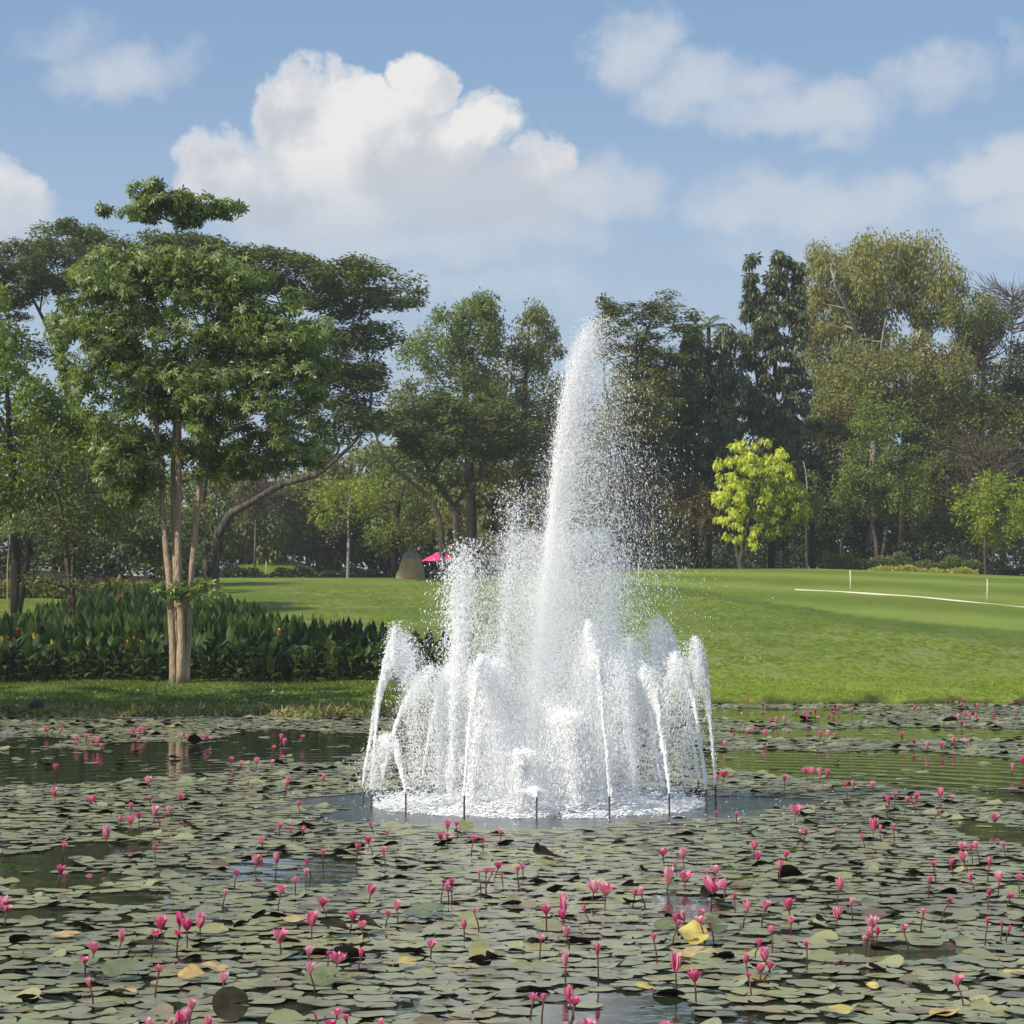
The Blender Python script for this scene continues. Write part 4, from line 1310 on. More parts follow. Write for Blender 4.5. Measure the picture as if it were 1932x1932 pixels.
# bank grass as tufts of blades
def blades(n, xf, yf, h, m, name, label, spread=.5, w=.02):
    x, y = xf(n), yf(n)
    if callable(y):
        y = y(x)
    P = np.stack([x, y, ground(x, y) - .01], 1)
    D = unit(RNG.normal(size=(n, 3)) * spread + np.array((0, 0, 1.0)))
    Nn = unit(RNG.normal(size=(n, 3)))
    s = .5 + RNG.random(n)
    nz = .5 + .5 * np.sin(x * 1.1 + np.sin(y * .9)) * np.sin(y * 1.3 + x * .4)
    o = link(name, quad_mesh(name, leaf_quads(P, D, Nn, h * s, np.full(n, w), .35), M[m], np.clip(.6 * nz + .5 * RNG.random(n), 0, 1)))
    o['kind'] = 'stuff'
    return tag(o, label, 'grass')


def bank_xy(n):
    x = -14.5 + RNG.random(n) * 14.5
    s0 = shore(x)
    y = s0 + .05 + RNG.random(n) * np.maximum(.3, np.where(x < -2.2, 63.2 - s0, .1))
    return x, y


bx_, by_ = bank_xy(30000)
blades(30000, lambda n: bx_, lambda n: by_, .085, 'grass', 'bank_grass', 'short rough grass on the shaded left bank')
k = 22000
sx_ = -1 + RNG.random(k) * 19
sy_ = shore(sx_) + .02 + RNG.random(k) ** 1.6 * 5
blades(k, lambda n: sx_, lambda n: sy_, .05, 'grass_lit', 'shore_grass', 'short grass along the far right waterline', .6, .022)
k = 2600
dx_ = -14 + RNG.random(k) * 13
dy_ = shore(dx_) + RNG.normal(size=k) * .5 + .25
blades(k, lambda n: dx_, lambda n: dy_, .16, 'grass_dry', 'shore_litter', 'dry stalks and leaf litter along the left waterline', 1.6, .05)

p = at(68, 1352, 53.6)
b = MB(); ph = np.linspace(0, 2 * math.pi, 11)[:-1]
prof = [(.08, -.02), (.15, .05), (.16, .12), (.11, .2), (.03, .235)]
V = [(r * math.cos(a) * 1.15, r * math.sin(a), z) for r, z in prof for a in ph]
fs = [(i * 10 + j, i * 10 + (j + 1) % 10, (i + 1) * 10 + (j + 1) % 10, (i + 1) * 10 + j) for i in range(4) for j in range(10)] + [tuple(40 + j for j in range(10))]
o = link('stone', b.add(V, fs).mesh('stone', M['blackstone'], True), None, (p[0], 53.6, max(0.0, gz(p[0], 53.6))))
tag(o, 'small round black stone at the waterline of the left bank', 'stone')

k = 420
lx_ = np.concatenate([-14 + RNG.random(300) * 13, -12 + RNG.random(120) * 28])
ly_ = np.concatenate([shore(lx_[:300]) + .5 + RNG.random(300) * 6, 68 + RNG.random(120) * 60])
P_ = np.stack([lx_, ly_, ground(lx_, ly_) + .05], 1)
o = link('fallen_leaves', quad_mesh('fallen_leaves', leaf_quads(P_, RNG.normal(size=(k, 3)) * (1, 1, .3), RNG.normal(size=(k, 3)) * .5 + (0, -.4, 1), np.full(k, .13) * (.6 + .8 * RNG.random(k)), np.full(k, .07)), M['grass_dry'], RNG.random(k)))
o['kind'] = 'stuff'
tag(o, 'pale fallen leaves lying on the left bank and the lawn', 'fallen leaves')

# ------------------------------------------------------------------ things on the lawn
def boulder():
    Y = 131.0
    root = onground(773, Y)
    sc = Y / F
    b = MB(); n = 16; rings = []
    prof = [(.0, 28), (8, 26.5), (20, 22), (32, 19), (42, 17), (48, 12), (51, 4)]
    V = []
    for k, (z, r) in enumerate(prof):
        for j in range(n):
            a = 2 * math.pi * j / n
            rr = r * sc * (1 + .10 * math.sin(a * 3 + k * .7) + .06 * math.sin(a * 7 + k * 1.9) + .06 * RNG.normal())
            V.append((rr * math.cos(a) + .12 * (z / 50), rr * math.sin(a) * .8, z * sc * (1 + .05 * RNG.normal()) - (.1 if k == 0 else 0)))
    fs = [(i * n + j, i * n + (j + 1) % n, (i + 1) * n + (j + 1) % n, (i + 1) * n + j) for i in range(len(prof) - 1) for j in range(n)]
    fs.append(tuple((len(prof) - 1) * n + j for j in range(n)))
    m, N, out = mat('boulder')
    tc = N.n('ShaderNodeTexCoord'); s = N.n('ShaderNodeSeparateXYZ'); N.t.links.new(tc.outputs['Object'], s.inputs[0])
    nz = N.noise(tc.outputs['Object'], 3.5, 6, .7)
    low = N.mix(nz, rgb(.34, .22, .11), rgb(.62, .45, .25))
    top = N.mix(nz, rgb(.15, .125, .10), rgb(.33, .28, .23))
    h = N.m('ADD', s.outputs[2], N.m('MULTIPLY', N.m('SUBTRACT', nz, .5), .8))
    col = N.mix(N.step(h, .95, 1.3), low, top)
    pb = principled(N, col, .85, .15, nz, .15, .9)
    N.t.links.new(pb.outputs[0], out.inputs[0])
    o = link('boulder', b.add(V, fs).mesh('boulder', m, True), None, root)
    tag(o, 'standing boulder, tan below and grey on top, at the lawn crest', 'boulder')


boulder()


def parasol():
    Y = 140.0
    px, py = 832, 1040
    top = at(px, py, Y)
    root = onground(px, Y)
    t = thing('parasol', 'bright pink parasol open beside the boulder', 'parasol', root)
    H = top[2] - root[2]
    r = 36 / F * Y
    n = 8
    V = [(0, 0, H)]
    for k, (rr, z) in enumerate(((.35, .16), (.7, .36), (1.0, .55), (1.0, .64))):
        for j in range(n * 2):
            a = math.pi * j / n + .2
            q = 1.0 if j % 2 == 0 else .96
            V.append((r * rr * q * math.cos(a), r * rr * q * math.sin(a), H - z * (1.0 if j % 2 == 0 else .94)))
    m = n * 2
    fs = [(0, 1 + j, 1 + (j + 1) % m) for j in range(m)]
    for i in range(3):
        fs += [(1 + i * m + j, 1 + (i + 1) * m + j, 1 + (i + 1) * m + (j + 1) % m, 1 + i * m + (j + 1) % m) for j in range(m)]
    link('canopy', MB().add(V, fs).mesh('canopy', M['pinkcloth']), t)
    link('pole', MB().tube([(0, 0, -.1), (0, 0, H + .08)], [.03, .025], 8).mesh('pole', M['white']), t)
    for j in range(8):
        a = 2 * math.pi * j / 8 + .2
        link('rib', MB().tube([(0, 0, H - .12), (r * .97 * math.cos(a), r * .97 * math.sin(a), H - .57)], .008, 4).mesh('rib', M['iron']), t)


parasol()


def notice_board():
    Y = 138.0
    root = onground(1118, Y)
    t = thing('board', 'white upright board fixed to a dark post behind the spray', 'board', root)
    a, c = at(1086, 994, Y) - root, at(1152, 1045, Y) - root
    m1 = MB().box(((a[0] + c[0]) / 2, .06, (a[2] + c[2]) / 2), (c[0] - a[0], .05, a[2] - c[2]))
    link('panel', m1.mesh('panel', M['white']), t)
    b = MB()
    W, Hh = c[0] - a[0], a[2] - c[2]
    b.box(((a[0] + c[0]) / 2, .06, a[2] + .03), (W + .1, .07, .06))
    link('frame', b.mesh('frame', M['iron']), t)
    link('post', MB().tube([(-.06, 0, -.2), (-.06, 0, a[2] + .1)], .06, 8).mesh('post', M['iron']), t)
    link('post', MB().tube([(c[0] - .1, .12, -.2), (c[0] - .1, .12, a[2])], .05, 8).mesh('post', M['iron']), t)


notice_board()


def stake(px, ytop, ybot, label, m='pole', Y=None):
    p = hit(px, ybot) if Y is None else onground(px, Y)
    h = (at(px, ytop, p[1]) - p)[2]
    t = thing('marker_pole', label, 'pole', p, 0, 'thin marker poles round the lawn')
    link('shaft', MB().tube([(0, 0, -.1), (.0, 0, h * .5), (RNG.normal() * .02, 0, h)], [.035, .032, .028], 7).mesh('shaft', M[m]), t)
    link('cap', MB().tube([(0, 0, h), (0, 0, h + .05)], [.042, .03], 7).mesh('cap', M['white']), t)


stake(1205, 1066, 1094, 'thin pale marker pole just right of the fountain')
stake(1605, 1078, 1117, 'thin pale marker pole standing at the path kerb')
stake(1863, 1095, 1138, 'thin pale marker pole nearest the right edge')
stake(502, 1060, 1088, 'thin pale marker pole on the crest right of the pale stems')
stake(557, 1046, 1063, 'small marker pole on the far green', Y=176)
stake(13, 1038, 1074, 'thin pale stake beside the sapling at the left edge')

# the far roof between the treetops
Yb = 210.0
a = at(1754, 608, Yb); g0 = gz(a[0], Yb)
t = thing('building', 'far building with a red roof showing between treetops on the right', 'building', (a[0], Yb, g0))
H = a[2] - g0
link('wall', MB().box((0, 3, H / 2), (1.1, 3, H)).mesh('wall', M['stone']), t)
rf = MB()
rf.add([(-.7, 1.0, H), (.7, 1.0, H), (.7, 5, H), (-.7, 5, H), (-.5, 3, H + .45), (.5, 3, H + .45)], [(0, 1, 5, 4), (2, 3, 4, 5), (0, 4, 3), (1, 2, 5), (0, 3, 2, 1)])
link('roof', rf.mesh('roof', M['redroof']), t)
for k in range(3):
    link('window', MB().box((-.45 + .45 * k, 1.48, H - .8), (.25, .08, .6)).mesh('window', M['iron']), t)

# ------------------------------------------------------------------ pond: lily pads
def pad_geo(n=15, notch=.22, wav=.02, curl=0.0, seed=0, cup=.0):
    """unit-radius pad with a notch, wavy rim and one rolled edge"""
    r = np.random.default_rng(seed)
    a = np.linspace(notch * .5, 2 * math.pi - notch * .5, n)
    rr = 1 + .045 * np.sin(a * 2 + r.random() * 6) + .02 * r.normal(size=n)
    rim = np.stack([np.cos(a) * rr, np.sin(a) * rr], 1)
    mid = rim * .6
    ph = r.random() * 6.28
    zr = wav * np.sin(a * 3 + ph) + wav * .35 * r.normal(size=n) + cup
    if curl:
        dirn = np.array((math.cos(ph), math.sin(ph)))
        k = np.clip(rim @ dirn - .25, 0, 1)
        zr = zr + curl * k ** 1.3
        rim = rim - dirn * (k * abs(curl) * .45)[:, None]
    V = np.concatenate([[(0.05, 0, 0)], np.c_[mid, zr * .35], np.c_[rim, zr]])
    fs = []
    for i in range(n - 1):
        fs.append((0, 1 + i, 2 + i))
        fs.append((1 + i, 1 + n + i, 2 + n + i, 2 + i))
    return V, fs


# stretches of open water, as ellipses on the pond (x, y, rx, ry) from where they show
OPEN = []
def open_px(px, py, rx, ry):
    Y0 = F * CAMZ / (py - HZ)
    Ya, Yb_ = F * CAMZ / (py - ry - HZ), F * CAMZ / (py + ry - HZ)
    OPEN.append(((px - 966) / F * Y0, (Ya + Yb_) / 2, rx / F * Y0, (Ya - Yb_) / 2))


for e in ((120, 1445, 330, 36), (420, 1420, 330, 22), (640, 1395, 220, 12), (1640, 1440, 330, 26), (1850, 1465, 300, 26), (1750, 1384, 380, 12), (1480, 1350, 160, 14), (1430, 1440, 130, 24),
          (40, 1632, 95, 26), (190, 1605, 60, 13), (230, 1570, 60, 9), (120, 1660, 110, 16), (210, 1600, 110, 14), (250, 1690, 100, 14), (330, 1640, 50, 8), (560, 1640, 150, 28), (1290, 1700, 60, 22), (1180, 1905, 140, 34), (1870, 1570, 80, 22), (1900, 1500, 70, 14),
          (1700, 1790, 130, 14), (1420, 1925, 120, 14), (760, 1890, 60, 10), (60, 1720, 90, 14), (520, 1385, 90, 8), (30, 1400, 120, 10)):
    open_px(*e)


def open_at(x, y):
    w = .12 * np.sin(x * 3.1 + y) + .12 * np.sin(y * 1.7 - x * 2)
    r = np.hypot(x - FX, y - FY)
    o = r < 2.85 + .35 * np.sin(np.arctan2(y - FY, x - FX) * 3 + 1) + .25 * np.sin(np.arctan2(y - FY, x - FX) * 7)
    for (ex, ey, rx, ry) in OPEN:
        o |= ((x - ex) / rx) ** 2 + ((y - ey) / ry) ** 2 < 1 + w * 1.6
    return o


PADS = []
def make_pads():
    x_, y_, r_ = [], [], []
    N0 = 150000
    Yv = np.sqrt(10.2 ** 2 + RNG.random(N0) * (63 ** 2 - 10.2 ** 2))
    Xv = (RNG.random(N0) - .5) * 2 * (.236 * Yv + .6)
    ok = (Yv < shore(Xv) - .15) & ~open_at(Xv, Yv)
    # a few stray pads drift over the open water
    ok |= (RNG.random(N0) < .010) & (np.hypot(Xv - FX, Yv - FY) > 3.2) & (Yv < shore(Xv) - .2)
    Xv, Yv = Xv[ok], Yv[ok]
    Rv = (.045 + .072 * RNG.random(len(Xv)) ** .9) * (1 + .12 * (Yv > 30))
    o_ = np.argsort(-Rv); Xv, Yv, Rv = Xv[o_], Yv[o_], Rv[o_]
    cell = {}
    keep = []
    for i in range(len(Xv)):
        cx, cy_ = int(Xv[i] // .3), int(Yv[i] // .3)
        good = True
        for a in (-1, 0, 1):
            for b in (-1, 0, 1):
                for j in cell.get((cx + a, cy_ + b), ()):
                    if (Xv[i] - Xv[j]) ** 2 + (Yv[i] - Yv[j]) ** 2 < ((Rv[i] + Rv[j]) * .71) ** 2:
                        good = False; break
                if not good:
                    break
            if not good:
                break
        if good:
            cell.setdefault((cx, cy_), []).append(i); keep.append(i)
    keep = np.array(keep)
    return Xv[keep], Yv[keep], Rv[keep]


PX, PY, PR = make_pads()
order = np.argsort(PY)
PX, PY, PR = PX[order], PY[order], PR[order]
VARS, FARV = [], []
for k in range(14):
    VARS.append(pad_geo(15, .12 + .25 * RNG.random(), .022, [0, 0, 0, 0, .15, 0, .4, 0, .0, .6, 0, 0, -.1, 0][k], k))
for k in range(14):
    V_, f_ = VARS[k]
    rim = V_[16:][::2]
    FARV.append((np.concatenate([V_[:1], rim]), [(0, 1 + j, 2 + j) for j in range(len(rim) - 1)]))
PMESH = [MB().add(V, fs, k / 14.0).mesh('lily_pad', M['pad'], True) for k, (V, fs) in enumerate(VARS)]
NEAR = 270
zones = [(-1e9, 330, 'in the front left corner'), (330, 620, 'left of the big upright dark leaf'), (620, 980, 'between the upright dark leaf and the middle'), (980, 1300, 'in front of the yellow crumpled pad'),
         (1300, 1640, 'right of the yellow crumpled pad'), (1640, 1e9, 'in the front right corner')]
looks = ['flat', 'flat', 'flat', 'flat', 'slightly raised', 'flat', 'curled', 'flat', 'flat', 'folded', 'flat', 'flat', 'flat', 'folded']
vis = [i for i in range(len(PX)) if abs(966 + PX[i] / PY[i] * F - 966) < 990 and HZ + F * CAMZ / PY[i] < 1940]
nearset = set(vis[:NEAR])
for i in vis[:NEAR]:
    k = int(RNG.integers(0, 14))
    px = 966 + PX[i] / PY[i] * F
    z = [q[2] for q in zones if q[0] <= px < q[1]][0]
    pyy = HZ + F * CAMZ / PY[i]
    z = ('at the bottom edge' if pyy > 1905 else 'in the second row up' if pyy > 1875 else 'in the third row up' if pyy > 1850 else 'in the fourth row up') + ', ' + z.replace('in the front', 'at the')
    o = link('lily_pad', PMESH[k], None, (PX[i], PY[i], (.004 + .018 * RNG.random())))
    s = float(PR[i])
    o.scale = (s, s, s)
    o.rotation_euler = (RNG.normal() * .018, RNG.normal() * .018, RNG.random() * 6.28)
    tag(o, ('%s olive pad %s' % (looks[k], z)).replace('between the upright dark leaf and the middle', 'right of the upright dark leaf'), 'lily pad', 'lily pads floating at the front of the pond')
Vs, Fs, Ts, off = [], [], [], 0
FT = []
for i in range(len(PX)):
    if i in nearset:
        continue
    k = int(RNG.integers(0, 14))
    V, fs = VARS[k] if PY[i] < 21 else FARV[k]
    V = V * PR[i]
    a = RNG.random() * 6.28; ca, sa = math.cos(a), math.sin(a)
    tx, ty = RNG.normal() * .018, RNG.normal() * .018
    W = np.stack([V[:, 0] * ca - V[:, 1] * sa, V[:, 0] * sa + V[:, 1] * ca, V[:, 2]], 1)
    W[:, 2] += W[:, 0] * tx + W[:, 1] * ty + .006 + .014 * RNG.random()
    W[:, 0] += PX[i]; W[:, 1] += PY[i]
    Vs.append(W)
    tn = float(RNG.random())
    for f in fs:
        Fs.extend([q + off for q in f]); FT.append(len(f)); Ts.append(tn)
    off += len(W)
o = link('lily_pads', new_mesh('lily_pads', np.concatenate(Vs), Fs, FT, M['pad'], Ts, True))
o['kind'] = 'stuff'
tag(o, 'carpet of small olive lily pads covering the pond beyond the nearest ones', 'lily pads')


def water_pt(px, py):
    Y = F * CAMZ / (py - HZ)
    return np.array(((px - 966) / F * Y, Y, 0.0))


def big_pad(px, py, wpx, m, label, tilt=0.0, lift=0.0, curl=.0, seed=3, rz=0.0, wav=.05, sq=1.0):
    p = water_pt(px, py)
    r = wpx / 2 / F * p[1]
    V, fs = pad_geo(19, .3, wav, curl, seed)
    V = V * np.array((r, r * sq, r))
    o = link('lily_pad', MB().add(V, fs).mesh('lily_pad', M[m], True), None, (p[0], p[1], .03 + lift))
    if m == 'pad_dark' and wpx < 100 and py < 1915:
        tilt = -tilt * .8 - .12                      # the near edge is lifted and shows its dark underside
        o.scale = (1, .62, 1)
    o.rotation_euler = (tilt, 0, rz)
    return tag(o, label, 'lily pad', 'odd single lily pads')


big_pad(1305, 1778, 72, 'pad_yellow', 'big crumpled bright yellow lily pad, the largest yellow one', .35, .05, .25, 5, 0, .16)
big_pad(1310, 1799, 95, 'pad_dry', 'torn dry yellow brown pad just below the big yellow pad', .05, .0, .1, 6, 1, .1)
big_pad(441, 1922, 68, 'pad_dark', 'big upright dark green leaf at the bottom edge, left of centre', 1.25, .07, .1, 8, 0, .03)
for (px, py, w, mm, lab, ti, li, cu, sd_) in [
    (955, 1597, 38, 'pad_dark', 'dark half folded pad in front of the fountain', .5, .02, .2, 11),
    (840, 1600, 44, 'pad_dark', 'dark tilted pad left of the folded pad before the fountain', .5, .03, .3, 12),
    (880, 1568, 34, 'pad_olive', 'olive tilted pad near the fountain front', .5, .04, .2, 13),
    (1035, 1624, 80, 'pad_dark', 'long dark curled pad edge right of the fountain front', .12, .03, .9, 14),
    (1350, 1705, 84, 'pad_dark', 'large dark pad with a rolled edge under three lilies', .22, .04, .7, 15),
    (1495, 1660, 80, 'pad_dark', 'long dark rolled pad right of the lone tall lily', .08, .02, .8, 16),
    (1225, 1652, 60, 'pad_dark', 'narrow dark rolled pad behind two tall lilies', .08, .02, .8, 17),
    (1430, 1645, 34, 'pad_dark', 'crumpled dark pad standing near the right middle', .8, .05, .6, 18),
    (1050, 1690, 40, 'pad_dark', 'dark folded pad left of the pink pair', .7, .04, .6, 19),
    (1060, 1748, 60, 'pad_dark', 'dark raised pad below the pink cluster in the middle', .35, .05, .4, 20),
    (1190, 1715, 46, 'pad_dark', 'dark folded pad under the paired lilies', .3, .04, .7, 21),
    (640, 1765, 80, 'pad_dark', 'large dark rolled pad beneath the two bright lilies left of middle', .2, .04, .7, 22),
    (460, 1758, 42, 'pad_dark', 'dark upturned pad left of the single low lily', .6, .04, .3, 23),
    (700, 1757, 60, 'pad_dark', 'dark rolled pad beside the two bright lilies left of middle', .2, .03, .9, 24),
    (380, 1790, 70, 'pad_dark', 'dark rolled pad under the big left cluster', .25, .04, .6, 25),
    (285, 1795, 90, 'pad_dark', 'dark brown pad in the shade of the big left cluster', .1, .03, .4, 26),
    (45, 1790, 44, 'pad_dark', 'dark folded pad at the left edge', .6, .05, .4, 27),
    (20, 1832, 50, 'pad_dark', 'dark folded pad lowest at the left edge', .5, .04, .5, 28),
    (60, 1902, 50, 'pad_dark', 'first of two dark folded pads near the lower left corner', .6, .04, .5, 29),
    (97, 1900, 40, 'pad_dark', 'second of two dark folded pads near the lower left corner', .6, .04, .5, 30),
    (905, 1833, 50, 'pad_dark', 'dark pad folded open right of the light green one', .6, .05, .5, 31),
    (935, 1826, 44, 'pad_dark', 'dark pad standing behind the folded open one', .5, .05, .6, 32),
    (905, 1808, 44, 'pad_olive', 'light yellow green raised pad in the lower middle', .5, .05, .2, 33),
    (660, 1830, 70, 'pad_dark', 'tall dark curled pad in the lower left middle', .7, .06, .9, 34),
    (610, 1855, 70, 'pad_green', 'green tilted pad below the dark curled pad', .4, .03, .3, 35),
    (235, 1845, 70, 'pad_green', 'pale green cupped pad in the lower left, with a bright spot', .4, .05, .3, 36),
    (165, 1840, 60, 'pad_green', 'green cupped pad left of the pale spotted pad', .4, .05, .3, 37),
    (800, 1730, 90, 'pad_green', 'broad clean green pad left of the single stem', .15, .03, .2, 38),
    (410, 1833, 50, 'pad_dry', 'dry orange pad in the lower left middle', .3, .02, .3, 39),
    (365, 1848, 50, 'pad_dry', 'dry tan pad with curled ends in the lower left', .1, .02, .8, 40),
    (770, 1824, 40, 'pad_dry', 'small dry tan pad in the lower middle', .1, .02, .4, 41),
    (240, 1880, 50, 'pad_dry', 'long dry tan pad at the lower left', .06, .02, .5, 42),
    (560, 1740, 60, 'pad_dry', 'thin tan strip of pad behind the left middle lilies', .02, .015, .1, 43),
    (130, 1770, 60, 'pad_dry', 'tan pad among the left front pads', .02, .015, .2, 44),
    (1214, 1874, 36, 'pad_yellow', 'small yellow pad low in the middle', .3, .03, .3, 45),
    (1640, 1873, 26, 'pad_yellow', 'small yellow pad low at the right middle', .4, .03, .3, 46),
    (1578, 1915, 60, 'pad_yellow', 'yellow torn pad at the bottom edge on the right', .12, .02, .3, 47),
    (1775, 1920, 60, 'pad_dry', 'dry torn pad at the bottom right', .1, .02, .3, 48),
    (1905, 1842, 40, 'pad_yellow', 'yellow pad at the right edge', .06, .02, .1, 49),
    (1270, 1748, 44, 'pad_dark', 'dark cupped pad left above the yellow crumpled pad', .7, .05, .3, 50),
    (1255, 1760, 50, 'pad_green', 'green cupped pad with a white glint left of the yellow pad', .5, .04, .3, 51),
    (1345, 1758, 50, 'pad_green', 'green raised pad behind the yellow crumpled pad', .5, .04, .3, 52),
    (1555, 1747, 56, 'pad_dark', 'dark flat rolled pad right of the yellow one', .08, .02, .8, 53),
    (1660, 1802, 56, 'pad_dark', 'dark pad at the foot of the right front lilies', .1, .02, .5, 54),
    (1430, 1835, 56, 'pad_dark', 'dark shaded pad under the right middle cluster', .2, .03, .5, 55),
    (1730, 1877, 40, 'pad_dark', 'dark folded pad low on the right', .5, .04, .6, 56),
    (1610, 1640, 36, 'pad_dark', 'dark folded pad in the right middle', .5, .03, .5, 57),
    (1520, 1545, 34, 'pad_dark', 'dark folded pad right of the fountain', .4, .03, .5, 58),
    (1400, 1619, 30, 'pad_dark', 'small dark folded pad before the fountain right side', .5, .03, .5, 59),
    (585, 1573, 26, 'pad_dark', 'dark upright pad left before the fountain', 1.0, .05, .3, 60),
    (560, 1583, 40, 'pad_dark', 'dark rolled pad left before the fountain', .1, .02, .6, 61),
    (720, 1581, 44, 'pad_dark', 'flat dark pad left of the fountain front', .08, .02, .4, 62),
    (735, 1601, 40, 'pad_dark', 'second flat dark pad left of the fountain front', .08, .02, .4, 63),
    (355, 1533, 36, 'pad_dark', 'dark rolled pad in the left cluster', .1, .02, .5, 64),
    (375, 1405, 60, 'pad_dark', 'dark rolled pad under the far left lilies', .1, .03, .8, 65),
    (1525, 1357, 40, 'pad_dark', 'dark rolled pad under the far right lilies', .0, .0, .3, 66),
    (1790, 1364, 30, 'pad_dark', 'small dark rolled pad at the far right', .1, .03, .8, 67)]:
    big_pad(px, py, w, mm, lab, ti, li, cu, sd_, RNG.normal() * .6, .06)

# ------------------------------------------------------------------ pond: water lilies
def petal_geo(L, W, tilt, curve):
    n = 4
    V, fs = [], []
    for i in range(n + 1):
        s = i / n
        w = W * .5 * math.sin(math.pi * (.16 + .83 * s)) if i < n else .0015
        a = tilt + curve * (s - .5)
        r = .05 + math.sin(a) * L * s; z = math.cos(a) * L * s
        V += [(-w, r - w * .35, z), (0, r, z), (w, r - w * .35, z)]
    for i in range(n):
        a = i * 3
        fs += [(a, a + 1, a + 4, a + 3), (a + 1, a + 2, a + 5, a + 4)]
    return V, fs


# unit flowers 1 wide: kind -> list of (mesh, count, tilt ring, material)
KINDS = {'wide open': ((.66, 8, .85), (.70, 8, .55), (.66, 6, .22)), 'half open': ((.92, 7, .52), (.95, 7, .34), (.90, 5, .12)), 'closed': ((1.15, 6, .30), (1.2, 5, .14))}
PET, BLO = {}, {}
for kd, rings in KINDS.items():
    for shade, mm in (('pink', 'petal'), ('pale pink', 'petal_pale'), ('deep pink', 'petal_deep')):
        ms = []
        whole = MB()
        for ri, (L, n, tl) in enumerate(rings):
            V, fs = petal_geo(L, .40, tl, .05)
            ms.append((MB().add(V, fs).mesh('petal', M['petal_pale' if (ri == 0 and shade == 'pink') else mm], True), n, ri * .5))
            for k in range(n):
                a = 2 * math.pi * k / n + ri * .5
                Va = np.array(V); ca, sa = math.cos(a), math.sin(a)
                whole.add(np.stack([Va[:, 0] * ca - Va[:, 1] * sa, Va[:, 0] * sa + Va[:, 1] * ca, Va[:, 2]], 1), fs)
        PET[kd, shade] = ms
        BLO[kd, shade] = whole.mesh('blossom', M[mm], True)
sb_ = MB()
for k in range(14):
    a_ = 2.4 * k; r_ = .03 + .011 * k
    c_ = np.array((r_ * math.cos(a_), r_ * math.sin(a_)))
    sb_.add([(c_[0] * .6 - .012, c_[1] * .6, .1), (c_[0] * .6 + .012, c_[1] * .6, .1), (c_[0] * 1.3, c_[1] * 1.3 + .012, .42), (c_[0] * 1.3, c_[1] * 1.3 - .012, .42)], [(0, 1, 2, 3)])
STAMEN = sb_.mesh('stamens', plain_mat('stamens', (.80, .52, .06), .6))
STAMEN_KIND = 'stuff'
LL = [(182,28,14),(231,31,12),(293,55,16),(330,57,14),(358,70,14),(375,68,18),(390,90,12),(294,78,12),(510,35,14),(530,28,16),(548,25,18),(522,55,10),(715,50,18),(690,50,10),(755,58,14),(780,55,16),(800,58,10),(1062,58,14),(1075,75,16),(1145,55,14),(1035,93,12),(1530,75,16),(1413,172,18),(220,165,18),(565,215,22),(878,138,16),(915,148,26),(973,142,22),(1030,147,14),(885,183,10),(941,217,10),(1090,215,12),(1083,230,12),(1222,208,14),(212,258,22),(350,288,20),(365,286,14),(503,315,14),(570,283,12),(687,280,20),(592,330,26),(646,330,16),(532,347,20),(500,362,24),(462,360,12),(610,370,14),(408,420,26),(250,460,18),(588,463,20),(240,548,24),(255,560,20),(348,570,22),(1129,302,16),(1060,385,18),(1102,396,12),(1147,400,12),(1403,383,10),(1464,410,12),(992,440,22),(1352,463,20),(1393,437,22),(1450,475,20),(1225,485,16),(1690,378,24),(1722,373,20),(1665,425,20),(1688,422,16),(1786,433,20),(1822,432,14),(1889,408,18),(977,512,28),(1050,505,28),(901,555,24),(1164,520,14),(1160,557,20),(1120,583,28),(858,633,16),(1066,624,26),(1404,622,28),(1500,682,28),(1469,712,18),(1222,670,26),(1182,732,40),(1336,720,30),(1370,750,38),(1063,795,38),(1173,852,28),(1790,695,22),(1752,752,26),(1677,590,20),(1705,595,20),(1693,618,22),(1880,532,22),(1835,553,18),(1808,562,12),(1893,568,12),(1855,560,12),(18,675,26),(40,690,22),(471,797,32),(597,778,34),(618,748,38),(687,732,36),(682,778,28),(715,752,34),(764,742,38),(367,838,32),(333,878,30),(612,915,22),(355,972,20),(853,950,30),(1243,860,14),(1278,875,38),(1367,863,20),(1176,920,24),(1630,825,24),(735,1050,28),(575,1118,28),(657,1115,22),(690,1105,24),(712,1093,34),(798,1115,30),(1280,1072,34),(1252,1113,32),(1314,1100,20),(1442,1115,22),(1198,1090,12)]
